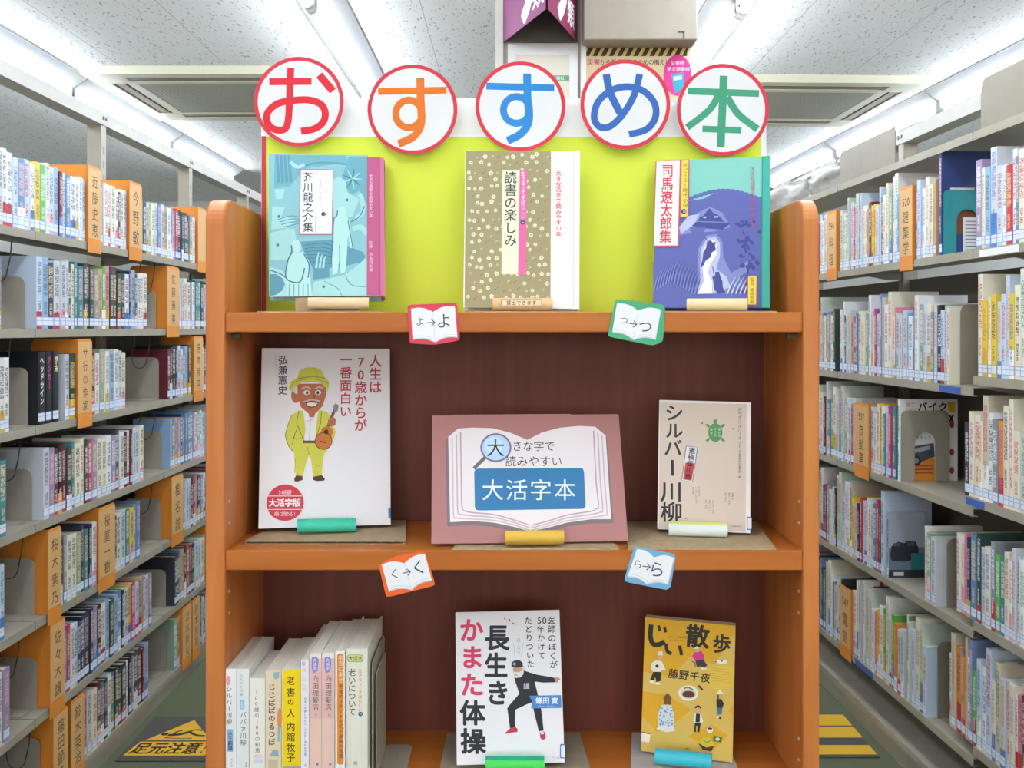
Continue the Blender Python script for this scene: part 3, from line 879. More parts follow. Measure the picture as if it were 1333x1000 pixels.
def d_big(a):
    a.text('大き', 18, 20, 40, '#c03640', False, 40, 0.04); a.text('な', 22, 62, 30, '#2a2a2e', False, 30, 0.03)
cover_book(4, 1121.5, 0.014, 0.268, 0.17, '#ecebe7', '#e9e6e1', 'tall white handbook with big red characters on its cover, fifth shelf', d_big, 110, 170)
def d_swiss(a):
    a.rect(0, 0, 110, 170, '#dfe2d6'); a.rect(0, 0, 110, 10, '#7fa07a')
    a.ell(44, 30, 32, 22, '#b32f38'); a.rect(38, 13, 50, 48, '#eeece8'); a.rect(24, 25, 64, 36, '#eeece8'); a.rect(76, 14, 104, 44, '#b84a44')
cover_book(4, 1179, 0.014, 0.25, 0.17, '#dfe2d6', '#dfe2d6', 'pale handbook with a white cross on red on its cover, fifth shelf', d_swiss, 110, 170)

def arch_bookend(x, z, w, h, ax, aw, ah, mat, label, cat='bookend'):
    """plate square to the row with an arched opening at its foot"""
    s = RIGHT.s(x)
    M = RIGHT.M(s, 0.008, z)
    t = thing('bookend', label, cat, M.translation, 'metal bookends', M.to_3x3())
    pts = [(0, 0.0005), (0, h - 0.012), (0.004, h - 0.004), (0.012, h), (w - 0.012, h), (w - 0.004, h - 0.004), (w, h - 0.012), (w, 0.0005), (ax + aw / 2, 0.0005)]
    for k in range(11):
        q = math.pi * k / 10
        pts.append((ax + aw / 2 * math.cos(q), ah - aw / 2 + aw / 2 * math.sin(q)))
    pts.append((ax - aw / 2, 0.0005))
    MB().prism(pts, 'x', -0.0008, 0.0008, mat).build('plate', t)
    MB().box(0.0, 0.02, 0.012, w - 0.012, 0.0002, 0.0016, mat).build('foot', t)
    return t
arch_bookend(1224.5, rz(0, 2.6), 0.135, 0.178, 0.066, 0.06, 0.125, paint('#2f8c92', 0.4), 'teal bookend with an arched opening at the end of the top shelf run')
arch_bookend(1169.5, rz(2, 2.9), 0.145, 0.212, 0.073, 0.062, 0.148, STEEL, 'cream bookend with an arched opening in front of the motorcycle magazine')

# clear plastic bags lying on top of the bookcases
def plastic_bag(x, y, z, sx, sy, sz, label, seed):
    r = random.Random(seed)
    m = MB()
    n, k = 26, 14
    vs, fs = [], []
    ph = [(r.uniform(2, 7), r.uniform(2, 9), r.uniform(0, 6.28)) for _ in range(7)]
    for i in range(k + 1):
        for j in range(n):
            th, al = math.pi * i / k, 2 * math.pi * j / n
            q = 1 + sum(0.05 * math.sin(a * th + b * al * 1.0 // 1 + c) + 0.035 * math.sin(round(a) * al + b * th + c) for a, b, c in ph)
            vs.append((sx * q * math.sin(th) * math.cos(al), sy * q * math.sin(th) * math.sin(al), max(-sz, sz * q * math.cos(th)) + sz))
    for i in range(k):
        for j in range(n):
            fs.append((i * n + j, i * n + (j + 1) % n, (i + 1) * n + (j + 1) % n, (i + 1) * n + j))
    m.add(vs, fs, PLASTIC)
    o = m.build('plastic_bag', None, Matrix.Translation((x, y, z)), True)
    return tag(o, label, 'plastic bag', 'clear plastic bags')
plastic_bag(1.21, 3.62, H + 0.502, 0.075, 0.2, 0.055, 'crumpled clear plastic bag on top of the handbook bookcase beside the header plate', 3)
plastic_bag(1.19, 4.15, H + 0.502, 0.08, 0.22, 0.06, 'crumpled clear plastic bag on top of the handbook bookcase beyond the display case', 5)

# ------------------------------------------------------------------ slip warning mats on the carpet
def floor_mat(label, x0, x1, y0, y1, kind):
    t = thing('floor_mat', label, 'mat', ((x0 + x1) / 2, (y0 + y1) / 2, 0), 'slip warning mats')
    cx, cy = (x0 + x1) / 2, (y0 + y1) / 2
    m = MB().box(x0 - cx, x1 - cx, y0 - cy, y1 - cy, 0.0005, 0.004, noise_mat('mat_rubber_' + kind, '#4b4846', '#575350', (1, 1, 1), 160, 0.85, 2))
    m.build('base', t)
    a = Art([(0, 0), (1000, 0), (1000, 1000), (0, 1000)], 1.0, 1.0, centre=False)
    yel, blk = paint('#e0b02c', 0.6), '#24221f'
    up = Matrix(((1, 0, 0, -cx), (0, 0, 1, -cy), (0, -1, 0, 0.0041), (0, 0, 0, 1)))     # art x -> X, art z -> Y, art -y -> up
    a.p = lambda x, y: (x, y)
    if kind == 'warning':
        a.poly([(-1.165, 3.075), (-0.955, 3.075), (-1.06, 3.235)], yel)
        a.line([(-1.105, 3.115), (-1.07, 3.12), (-1.045, 3.14)], 0.016, blk); a.line([(-1.045, 3.14), (-1.015, 3.115), (-0.985, 3.11)], 0.010, blk)
        a.line([(-1.055, 3.13), (-1.03, 3.155), (-1.005, 3.15)], 0.009, blk); a.line([(-1.09, 3.116), (-1.085, 3.14), (-1.07, 3.15)], 0.008, blk); a.ell(-1.118, 3.122, 0.011, 0.011, blk)
        a.line([(-1.11, 3.095), (-1.06, 3.088), (-1.02, 3.09)], 0.005, blk)
        a.poly([(-1.19, 2.965), (-0.94, 2.965), (-0.94, 3.065), (-1.175, 3.065)], yel)
        for k, ch in enumerate('足元注意'):
            vs, fs = glyph(ch, 0.0)
            for q, (ox, oy) in enumerate(((0, 0), (0.05, 0), (0, 0.03), (0.05, 0.03))):
                a.let.add([(-1.184 + 0.053 * k + 0.053 * (gx + ox + 0.12 * gy), -6e-4 - q * 1e-5, 3.015 + 0.088 * (gy + oy - 0.38)) for gx, gy in vs], fs, paint(blk))
        vs, fs = glyph('!', 0.0)
        a.let.add([(-0.966 + 0.05 * (gx + 0.2 * gy), -6e-4, 3.017 + 0.088 * (gy - 0.38)) for gx, gy in vs], fs, paint(blk))
    else:
        for ya, yb in ((3.19, 3.28), (3.096, 3.18), (2.973, 3.04)):
            a.poly([(x0, ya), (x1, ya), (x1, yb), (x0, yb)], yel)
    a.build(t, 'warning_print', 'lettering', up)
floor_mat('dark floor mat with a yellow slip warning triangle and lettering beside the novel bookcase', -1.2, -0.76, 2.93, 3.26, 'warning')
floor_mat('dark floor mat with plain yellow stripes beside the handbook bookcase', 0.72, 1.12, 2.955, 3.285, 'striped')

# ------------------------------------------------------------------ things on the column
def upright_art(x0, y0, x1, y1, Y):
    """drawing in pixels for a wall-parallel face; local origin at the face's bottom centre"""
    w, h = (x1 - x0) * Y / F, (y1 - y0) * Y / F
    base = px((x0 + x1) / 2, y1, Y)
    return Art([(x0, y0), (x1, y0), (x1, y1), (x0, y1)], w, h), w, h, base
# poster
Yp = CY - 0.003
a, w, h, base = upright_art(757, 58, 896, 235, Yp)
t = thing('poster', 'tan poster with a black and yellow hazard stripe and a pink circle, on the column', 'poster', base)
MB().box(-w / 2, w / 2, 0, 0.0025, 0, h, paint('#d9c39a', 0.5)).build('sheet', t)
a.rect(757, 58, 896, 73, '#d8b25a')
for k in range(15):
    x = 752 + 10.6 * k
    q = [(x + 6, 58), (x + 12, 58), (x + 4, 73), (x - 2, 73)]
    q = [(min(max(p, 757), 896), r) for p, r in q]
    a.poly(q, '#2f2b26')
a.text('災害', 764, 81, 8.5, '#cf3b62', False, 8.6, 0.02)
a.text('から愛犬を守るための備えと知識♡', 781, 81, 7.6, '#3a3733', False, 7.0, 0.01)
a.ell(882, 98, 18.5, 27, '#d6318a')
a.text('災害時', 873, 82, 6, '#f3dfe8', False, 6); a.text('愛犬避難帳', 868, 90, 6, '#f3dfe8', False, 6)
a.poly([(874, 97), (889, 94), (892, 117), (878, 121)], '#3aa3bd'); a.poly([(876, 100), (887, 98), (888, 103), (877, 105)], '#c8e4ea')
a.build(t, 'printed_art', 'lettering')
# white notice board
a, w, h, base = upright_art(661, 57, 752, 230, Yp)
t = thing('notice_board', 'white framed notice board with a beige sheet, on the column under the hanging sign', 'notice board', base)
MB().box(-w / 2, w / 2, -0.006, 0.0025, 0, h, paint('#e9e7e4')).build('board', t)
a.n = 700
a.rect(671, 72, 741, 226, '#ddd5c4'); a.rect(712, 99, 741, 106, '#74a583'); a.text('・福祉', 718, 102.5, 5.5, '#eef0ea', False)
a.build(t, 'notice_sheet', 'lettering')
# box on the column
Yb = 2.815
t = thing('wall_box', 'large beige metal box mounted high on the column, directly above the hazard-striped poster', 'cabinet', px(834, 50.5, CY))
xa, xb = (760 - CX) * Yb / F - t.location.x, (908 - CX) * Yb / F - t.location.x
zb = (HOR - 51.5) * Yb / F + H - t.location.z
MB().box(xa, xb, Yb - CY, -0.001, zb, zb + 0.2, noise_mat('box_enamel', '#a89f8f', '#ada494', (1, 1, 1), 30, 0.45)).build('casing', t, None, False, 0.004)
k = MB()
kx, kz = (887 - CX) * Yb / F - t.location.x, H - (45 - HOR) * Yb / F - t.location.z
k.box(kx - 0.009, kx + 0.009, Yb - CY - 0.003, Yb - CY, kz + 0.006, kz + 0.0085, paint('#4e4a44')); k.box(kx + 0.006, kx + 0.009, Yb - CY - 0.003, Yb - CY, kz - 0.012, kz + 0.0085, paint('#4e4a44'))
k.build('latch', t)
# three-sided hanging sign
L0, R0, A0 = px(655, 55, 2.885), px(752, 60, 2.885), px(712, 12, 2.585)
bz = min(L0[2], A0[2])
t = thing('class_sign', 'magenta folded section sign jutting out from the column below the ceiling', 'sign', (A0[0], CY - 0.02, bz))
def side_face(p, q, txts, flip):
    d = Vector((q[0] - p[0], q[1] - p[1], 0)); w = d.length; d.normalize()
    out = Vector((d.y, -d.x, 0))
    M = Matrix(((d.x, -out.x, 0, (p[0] + q[0]) / 2 - A0[0]), (d.y, -out.y, 0, (p[1] + q[1]) / 2 - CY + 0.02), (0, 0, 1, 0), (0, 0, 0, 1)))
    hh = CEIL - bz - 0.006
    MB().box(-w / 2, w / 2, 0, 0.002, 0, hh, paint('#7c2a62' if not flip else '#862650', 0.6)).build('panel', t, M)
    a = Art([(0, 0), (100, 0), (100, 100 * hh / w), (0, 100 * hh / w)], w, hh)
    b = 100 * hh / w
    a.text('9', 14 if not flip else -2, b - 39, 92, '#f4eef2', False, None, 0.03)
    a.text('類', 71 if not flip else 62, b - 19, 26, '#f4eef2', False, None, 0.02)
    a.build(t, 'art', 'lettering', M)
side_face((L0[0], L0[1]), (A0[0] - 0.004, A0[1]), '9', False)
side_face((A0[0] + 0.004, A0[1]), (R0[0], R0[1]), '9', True)
MB().box(L0[0] - A0[0], R0[0] - A0[0], -0.002, 0.0005, 0.0, CEIL - bz - 0.006, paint('#6f6a60')).build('back_plate', t)

# ------------------------------------------------------------------ wooden display case
D0, D1 = 1.2, 1.388                      # front and inner back
XL, XR = -0.3555, 0.3605                 # inner faces of its sides
S1, S2, S3 = H + 0.0205, H - 0.275, H - 0.575
case = thing('display_case', 'orange-brown wooden display case with rounded side panels and face-out books', 'display case', (0, D0, 0))
def side_panel(x0, x1):
    top = H + 0.1635
    prof = []
    r = 0.034
    prof += [(D0, 0.0), (D0, top - r)]
    for k in range(1, 9):
        q = math.pi / 2 * k / 8
        prof.append((D0 + r - r * math.cos(q), top - r + r * math.sin(q)))
    for k in range(0, 7):
        q = math.pi / 2 * k / 6
        prof.append((D1 + 0.012 - 0.012 + 0.012 * math.sin(q), top - 0.012 + 0.012 * math.cos(q)))
    prof.append((D1 + 0.012, 0.0))
    m = MB().prism([(y - D0, z) for y, z in prof], 'x', x0, x1, WOOD_V)
    return m.build('side_panel', case, None, False, 0.003)
side_panel(XL - 0.0245, XL)
side_panel(XR, XR + 0.0205)
for z in (S1, S2, S3, H - 0.9, 0.09):
    MB().box(XL, XR, 0.0025, D1 - D0, z - 0.025, z, WOOD_H).build('shelf', case, None, False, 0.0015)
MB().box(XL, XR, D1 - D0, D1 - D0 + 0.006, 0.02, H + 0.12, WOOD_BACK).build('back_panel', case)
MB().box(XL, XR, 0.01, 0.025, 0.0, 0.065, WOOD_H).build('plinth', case)
for x, sg in ((XL, 1), (XR, -1)):
    for zz in (S2 + 0.058, S2 + 0.031, S2 - 0.055, S2 - 0.082) + ((S3 + 0.06, S3 + 0.033) if sg < 0 else ()):
        pm = MB()
        pm.prism([(0.018 + 0.0022 * math.cos(k * math.pi / 5), zz + 0.0022 * math.sin(k * math.pi / 5)) for k in range(10)], 'x', *sorted((x, x + sg * 0.0012)), paint('#d9d4cb', 0.3, 0.7))
        pm.build('peg_hole', case)
    for z in (S1, S2, S3):
        pm = MB()
        pm.prism([(0.03 + 0.004 * math.cos(k * math.pi / 5), z - 0.0292 + 0.004 * math.sin(k * math.pi / 5)) for k in range(10)], 'x', *sorted((x, x + sg * 0.012)), paint('#8f8a80', 0.35, 0.8))
        pm.build('shelf_pin', case)

# backing board with the yellow sheet
YB = 1.372
bx0, bx1 = XL + 0.0006, XR - 0.0006
t = thing('backing_board', 'white foam board with a bright yellow sheet, standing behind the top shelf books', 'board', ((bx0 + bx1) / 2, YB, S1))
w = bx1 - bx0
top = H + (HOR - 128) * YB / F - S1
MB().box(-w / 2, w / 2, 0.0, 0.006, 0.0008, top, paint('#fbfaf9', 0.5)).build('foam_panel', t)
yx0, yx1 = (346.5 - CX) * YB / F - t.location.x, (990.5 - CX) * YB / F - t.location.x
yt = H + (HOR - 178.5) * YB / F - S1
MB().box(yx0, yx1, -0.0012, 0.0, 0.0008, yt, paint('#dbe940', 0.5)).build('yellow_sheet', t)
rx = -w / 2 + 0.0008
MB().box(rx, yx0, -0.0014, 0.0, 0.0008, yt + 0.001, paint('#c23a48', 0.5)).build('red_edge', t)

# five round signs with one big character each
def round_sign(cx, cy, r, col, label, strokes, zoom, Y=1.352):
    R = r * Y / F
    c = px(cx, cy, Y)
    t = thing('round_sign', label, 'sign', c, 'round red-rimmed signs along the backing board')
    n = 64
    ring = lambda q: [(q * math.cos(2 * math.pi * k / n), q * math.sin(2 * math.pi * k / n)) for k in range(n)]
    MB().prism(ring(R), 'y', 0.0, 0.003, paint('#dfdfde', 0.5)).build('disc', t)
    a = Art([(cx - r, cy - r), (cx + r, cy - r), (cx + r, cy + r), (cx - r, cy + r)], 2 * R, 2 * R, zoom)
    ox, oy, s = zoom
    a.ring((cx - ox) / s, (cy - oy) / s, (r - 5.0) / s, r / s, '#cf2c3e', 64)
    for pts, w in strokes:
        a.line(pts, w, col, True, True)
    down = Matrix.Translation((0, 0, -R))
    a.build(t, 'red_rim', 'lettering', down)
def arc(cx, cy, rx, ry, a0, a1, n=14):
    return [(cx + rx * math.cos(math.radians(a0 + (a1 - a0) * k / n)), cy + ry * math.sin(math.radians(a0 + (a1 - a0) * k / n))) for k in range(n + 1)]
ZA, ZB = (320, 50, 0.27), (660, 50, 0.27)
round_sign(389, 132.5, 58.5, '#d8182c', 'round red-rimmed sign with a red character, first above the teal illustrated book', [
    ([(113, 209), (317, 207)], 34),
    ([(217, 142), (212, 260), (206, 380), (192, 432), (160, 443), (120, 428), (101, 392), (110, 350), (160, 312), (240, 298), (310, 298), (362, 318), (383, 358), (372, 405), (330, 436), (266, 448)], 34),
    ([(354, 176), (420, 254)], 37)], ZA)
round_sign(537, 142.5, 58.5, '#dc6f0e', 'round red-rimmed sign with an orange character', [
    ([(638, 256), (968, 250)], 33),
    ([(841, 190), (843, 300), (847, 390), (835, 440), (800, 480), (736, 509)], 38),
    (arc(786, 364, 63, 66, 0, 360, 22), 34)], ZA)
round_sign(677.5, 138.5, 58.5, '#1f80c6', 'round red-rimmed sign with a sky-blue character in the middle of the five', [
    ([(-100, 230), (228, 239)], 33),
    ([(97, 170), (99, 290), (107, 375), (95, 425), (60, 465), (2, 494)], 38),
    (arc(46, 345, 63, 64, 0, 360, 22), 34)], ZB)
round_sign(814, 136, 58.5, '#2c61b0', 'round red-rimmed sign with a deep blue character', [
    ([(478, 172), (497, 260), (545, 360)], 36),
    ([(640, 172), (610, 280), (555, 370), (495, 425), (445, 425), (420, 380), (440, 305), (505, 250), (585, 233), (660, 255), (712, 315), (714, 385), (670, 440), (588, 463)], 33)], ZB)
round_sign(941, 143, 60, '#3a9874', 'round red-rimmed sign with a green character', [
    ([(872, 254), (1215, 266)], 33), ([(1045, 180), (1038, 350), (1030, 525)], 38),
    ([(1022, 268), (975, 345), (868, 430)], 33), ([(1062, 282), (1115, 365), (1208, 438)], 35), ([(942, 436), (1130, 443)], 31)], ZB)

# ------------------------------------------------------------------ books shown face out on cardboard stands
def frame(X, Y, Z, yaw, lean, roll):
    return Matrix.Translation((X, Y, H + Z)) @ Matrix.Rotation(math.radians(yaw), 4, 'Z') @ Matrix.Rotation(math.radians(-lean), 4, 'X') @ Matrix.Rotation(math.radians(roll), 4, 'Y')
def face_out(label, pose, w, h, t, front, spine, hard, corners, zoom, draw, let=None):
    M = frame(*pose)
    th = thing('display_book', label, 'book', M.translation, 'large-print books shown face out', M.to_3x3())
    c = 0.0022 if hard else 0.0006
    x0, x1 = -w / 2, w / 2
    fm, sm = paint(front, 0.35), paint(spine, 0.35)
    cv = MB()
    cv.box(x0, x1 - (0.004 if hard else c), 0, c, 0, h, fm)
    cv.box(x0, x1 - (0.004 if hard else c), t - c, t, 0, h, fm)
    if hard:        # rounded spine
        pts = [(x1 - 0.004, 0.0), (x1 - 0.0015, 0.0006), (x1 + 0.0005, t * 0.3), (x1 + 0.0008, t * 0.5), (x1 + 0.0005, t * 0.7), (x1 - 0.0015, t - 0.0006), (x1 - 0.004, t), (x1 - 0.004, t - c), (x1 - 0.002, t * 0.5), (x1 - 0.004, c)]
        cv.prism(pts, 'z', 0, h, sm)
    else:
        cv.box(x1 - c, x1, 0, t, 0, h, sm)
    cv.build('cover', th)
    e = 0.0035 if hard else 0.0004
    MB().box(x0 + e, x1 - (0.0045 if hard else c), c, t - c, e, h - e, PAGES).build('page_block', th)
    a = Art(corners, w, h, zoom)
    draw(a)
    a.build(th)
    return th, M
def stand(label, sheet, roll, M, w, h, t, colour, sheet_mat=None, top=None, z=None, ledge=None):
    """cardboard stand: sheet = (x0, x1, y0, y1 [, x0b, x1b]) on the shelf, roll = (pixel x0, y0, x1, y1, radius px, depth)"""
    zs = z
    cx, cy = (sheet[0] + sheet[1]) / 2, sheet[2]
    th = thing('book_stand', label, 'book stand', (cx, cy, zs), 'cardboard book stands with coloured paper rolls')
    x0, x1, y0, y1 = sheet[:4]
    xb0, xb1 = sheet[4:6] if len(sheet) > 4 else (x0, x1)
    quad = [(x0 - cx, 0), (x1 - cx, 0), (xb1 - cx, y1 - cy), (xb0 - cx, y1 - cy)]
    sm = sheet_mat or CARD
    m = MB()
    if sheet_mat is None and not ledge:     # corrugated: two liners and a wave between them
        m.prism(quad, 'z', 0.0003, 0.0010, sm); m.prism(quad, 'z', 0.0033, 0.0040, sm)
        n = int((x1 - x0) / 0.0032)
        vs, fs = [], []
        for i in range(n + 1):
            u = i / n
            zz = 0.0010 if i % 2 else 0.0033
            vs += [(x0 - cx + (x1 - x0) * u, 0.0002, zz), (xb0 - cx + (xb1 - xb0) * u, y1 - cy, zz)]
        for i in range(n): fs.append((2 * i, 2 * i + 2, 2 * i + 3, 2 * i + 1))
        m.add(vs, fs, sm)
    else:
        m.prism(quad, 'z', 0.0003, 0.002, sm)
    m.build('base_sheet', th)
    Mi = Matrix.Translation((-cx, -cy, -zs)) @ M
    bk = MB()
    bk.prism([(-w * 0.3, 0.004), (w * 0.3, 0.004), (w * 0.26, h * 0.72), (-w * 0.26, h * 0.72)], 'y', t + 0.0004, t + 0.0022, sm)
    bk.build('backrest', th, Mi)
    if ledge:
        MB().box(-ledge[0] / 2, ledge[0] / 2, -0.004, 0.012, 0.002, ledge[1], CARD).build('ledge', th, Matrix.Translation((M.translation.x - cx, M.translation.y - cy, 0)))
    xa, ya, xb, yb, r, Y = roll
    rr = r * Y / F
    fx = M.to_3x3() @ Vector((1, 0, 0)); tanyaw = fx.y / fx.x
    xm = ((xa + xb) / 2 - CX) * Y / F
    p, q = [Vector(px(xx, yy, Y + ((xx - CX) * Y / F - xm) * tanyaw)) for xx, yy in ((xa, ya), (xb, yb))]
    low = zs + rr + (0.0044 if sheet_mat is None and not ledge else 0.0024)
    p.z, q.z = max(p.z, low), max(q.z, low)
    off = Vector((cx, cy, zs))
    rm = MB()
    n = 20
    d = (q - p).normalized(); up = Vector((0, 0, 1)); sd = d.cross(up)
    vs, fs = [], []
    for e in (p, q):
        for rad in (rr, rr * 0.86):
            for k in range(n):
                an = 2 * math.pi * k / n
                vs.append(e - off + sd * math.cos(an) * rad + up * math.sin(an) * rad)
    for k in range(n):
        j = (k + 1) % n
        fs += [(k, j, 2 * n + j, 2 * n + k), (n + k, n + j, 3 * n + j, 3 * n + k), (k, j, n + j, n + k), (2 * n + k, 2 * n + j, 3 * n + j, 3 * n + k)]
    rm.add(vs, fs, colour)
    ro = rm.build('paper_roll', th, None, False)
    if top is not None:
        tp = MB()
        vs, fs = [], []
        for e in (p, q):
            for k in range(7):
                an = math.radians(50 + 80 * k / 6)
                vs.append(e - off - sd * math.cos(an) * (rr + 0.0003) + up * math.sin(an) * (rr + 0.0003))
        tp.add(vs, [(k, k + 1, 8 + k, 7 + k) for k in range(6)], top)
        tp.build('upper_strip', ro)
    return th

# 1 teal illustrated hardback
def draw_teal(a):
    T0, T1, T2, T3 = '#9cccc8', '#82b6bc', '#558f9f', '#3a7187'
    a.rect(130, 50, 690, 850, T1)
    a.poly([(165, 52), (560, 52), (580, 95), (450, 110), (330, 130), (250, 230), (160, 240)], '#6ba5b0')
    for k in range(4): a.poly([(170 + 22 * k, 55), (182 + 22 * k, 55), (196 + 22 * k, 200), (180 + 22 * k, 215)], T2)
    a.line([(290, 130), (380, 100), (480, 95), (580, 105)], 10, T2); a.line([(250, 90), (290, 120), (330, 105)], 20, T0)
    a.poly([(580, 60), (685, 60), (685, 330), (640, 250), (590, 280), (540, 180)], '#66a0ad')
    for k in range(9):
        q = k * 0.7
        a.line([(600, 185), (600 + 60 * math.cos(q), 185 + 60 * math.sin(q))], 12, T3 if k % 2 else T0, False, False, 0.2)
    a.poly([(490, 190), (530, 170), (560, 200), (570, 260), (640, 300), (600, 400), (490, 410)], T0)
    a.poly([(165, 245), (220, 245), (205, 300), (170, 300)], T0); a.poly([(150, 340), (220, 345), (200, 400), (290, 410), (240, 460), (145, 470)], T0)
    for k in range(4): a.line([(180 + 10 * k, 415 + 14 * k), (250, 395 + 18 * k), (300, 400 + 12 * k)], 5, T2)
    a.poly([(140, 490), (235, 465), (275, 470), (285, 540), (260, 560), (240, 640), (140, 640)], T0)
    a.poly([(300, 540), (480, 530), (660, 600), (690, 650), (560, 680), (470, 690), (380, 700)], T2)
    for k in range(6): a.line([(330, 560 + 18 * k), (430, 550 + 22 * k), (520, 575 + 20 * k)], 4, T3)
    a.poly([(380, 690), (470, 680), (470, 745), (380, 755)], T2)
    for k in range(3): a.line([(395 + 20 * k, 690), (402 + 20 * k, 640), (410 + 20 * k, 600 + 12 * k)], 14, T0, True, False, 0.3)
    a.poly([(380, 770), (560, 730), (640, 670), (690, 620), (690, 850), (370, 850)], T0)
    a.line([(560, 735), (600, 790), (690, 800)], 5, T2); a.line([(440, 765), (520, 810), (540, 850)], 4, T2)
    a.poly([(135, 680), (200, 700), (250, 750), (240, 850), (135, 850)], T0); a.poly([(137, 722), (170, 722), (205, 745), (220, 780), (205, 815), (170, 840), (137, 845)], T2); a.line([(140, 700), (210, 730), (240, 770)], 6, T3)
    # standing figure
    a.poly([(495, 410), (520, 395), (565, 395), (585, 425), (605, 575), (590, 580), (575, 500), (570, 620), (560, 715), (530, 725), (528, 640), (515, 720), (488, 730), (485, 640), (495, 520)], '#a9d4cf')
    a.ell(540, 375, 24, 34, '#a9d4cf'); a.line([(516, 365), (512, 395), (495, 420), (487, 560), (480, 660)], 6, T3); a.line([(575, 420), (590, 500), (603, 575)], 5, T3); a.line([(528, 560), (530, 720)], 5, T2)
    a.line([(620, 410), (660, 370), (655, 300), (640, 270)], 26, T0); a.line([(600, 470), (650, 460), (685, 500)], 30, T0); a.line([(590, 430), (640, 400), (670, 340)], 6, T3)
    # kneeling figure
    a.poly([(245, 620), (270, 600), (320, 600), (355, 650), (362, 740), (372, 850), (235, 850), (222, 740)], '#a9d4cf')
    a.ell(283, 568, 28, 38, '#a9d4cf'); a.line([(256, 560), (258, 600), (235, 650), (225, 740), (270, 770), (310, 760), (330, 690)], 7, T3)
    a.line([(325, 610), (355, 670), (350, 745)], 6, T3)
    for k in range(5): a.line([(245 + 26 * k, 780), (242 + 27 * k, 850)], 4, T2)
    for x, y in ((180, 558), (570, 305), (438, 797), (187, 398)): a.ell(x, y, 8, 8, T3)
    # pink spine side
    a.poly([(684, 60), (780, 65), (790, 855), (684, 850)], '#b4557d')
    a.line([(752, 62), (758, 850)], 5, '#96406a', False); a.poly([(758, 64), (780, 66), (790, 855), (766, 850)], '#c06a90')
    # title panel
    a.poly([(305, 130), (495, 133), (488, 503), (298, 502)], '#b06f92'); a.poly([(311, 137), (489, 140), (482, 497), (304, 496)], '#f1eff2')
    a.line([(398, 142), (391, 494)], 3, '#8f8f98', False)
    a.text('芥川龍之介集', 350, 148, 58, '#2c2c33', True, 56.5, 0.015)
    a.text('くらしっく', 460, 150, 22, '#8b8a94', True, 22); a.text('ミステリーワールド', 419, 186, 21, '#5b5a66', True, 20.6)
    a.ell(437, 385, 13, 12, '#33323c'); a.text('1', 432, 385, 16, '#f1eff2', False)
    a.text('大きな活字で読みやすい本', 706, 158, 22, '#ecd6e0', True, 20.5); a.text('監修', 706, 538, 22, '#e2c2d1', True, 22); a.text('中島河太郎', 708, 606, 22, '#e2c2d1', True, 22)
P = (-0.2440, 1.28, 0.0431, 7.7, 17.2, 0)
th, M = face_out('hardback with a teal picture of smooth figures and a pink spine edge, top shelf', P, 0.150, 0.2037, 0.021, '#8cc5cd', '#b4557d', True, [(357, 203), (500, 205), (501, 387), (350, 384)], (320, 190, 0.23), draw_teal)
stand('cardboard stand with a beige paper roll under the teal illustrated book', (-0.325, -0.165, 1.235, 1.36), (401, 394.5, 480, 394.7, 7.4, 1.268), M, 0.15, 0.2037, 0.021, paint('#dcc49c', 0.5), None, None, S1, (0.082, 0.0205))

# 2 olive flower-patterned hardback
def draw_flower(a):
    a.poly([(172, 28), (722, 30), (718, 790), (165, 785)], '#9c936c')
    r = random.Random(4)
    cells = [(i, j) for i in range(11) for j in range(20)]
    base = a.n
    for i, j in cells:
        a.n = base + 3 * (j % 3)
        x = 180 + 38 * i + r.uniform(-10, 10) + (19 if j % 2 else 0); y = 52 + 38 * j + r.uniform(-9, 9)
        if x > 570 or y > 776 or x < 182: continue
        q = r.random()
        if q < 0.62:
            s = r.uniform(8.5, 11.5); o = r.uniform(0, 6)
            m0 = a.n
            for k in range(5):
                a.n = m0 + 0.3 * k
                a.ell(x + s * 0.62 * math.cos(o + k * 1.257), y + s * 0.62 * math.sin(o + k * 1.257), s * 0.44, s * 0.44, '#ddd6b6', 8)
            a.ell(x, y, s * 0.3, s * 0.3, '#b58a5c', 6)
        elif q < 0.85:
            a.line([(x - 6, y + 5), (x, y - 4), (x + 6, y + 4)], 3, '#cfc79f')
            a.ell(x + 8, y + 6, 3.5, 3.5, '#b9583f', 6)
        else:
            a.ell(x, y, 4, 4, '#b9583f', 6); a.ell(x + 10, y - 8, 3, 3, '#b9583f', 6); a.line([(x, y), (x + 10, y - 8)], 1.6, '#8c8256', False)
    a.n = base + 16
    a.poly([(583, 30), (722, 30), (718, 790), (580, 788)], '#e9e7e2'); a.line([(690, 32), (690, 788)], 3, '#cfccc6', False)
    a.poly([(350, 120), (432, 121), (424, 622), (344, 622)], '#eeecc6'); a.poly([(432, 121), (468, 122), (462, 627), (424, 624)], '#e2659c')
    a.text('読書の楽しみ', 388, 126, 62, '#2f3a44', True, 60.5, 0.012)
    a.text('生きるってすばらしい', 449, 126, 24, '#f6dfe9', True, 23, 0.02); a.ell(446, 372, 11, 12, '#3d4a5a'); a.text('6', 441, 372, 15, '#e8e8ee', False)
    a.text('大きな活字で読みやすい本', 619, 122, 27, '#d8423f', True, 26.6, 0.02)
P = (0.0118, 1.285, 0.0276, -0.2, 9.4, 0.3)
th, M = face_out('hardback with an olive flower-patterned cover and white spine side, middle of the top shelf', P, 0.1527, 0.2176, 0.022, '#e9e7e2', '#e9e7e2', True, [(606, 197), (752, 198), (753, 402), (603, 402)], (560, 190, 0.27), draw_flower)
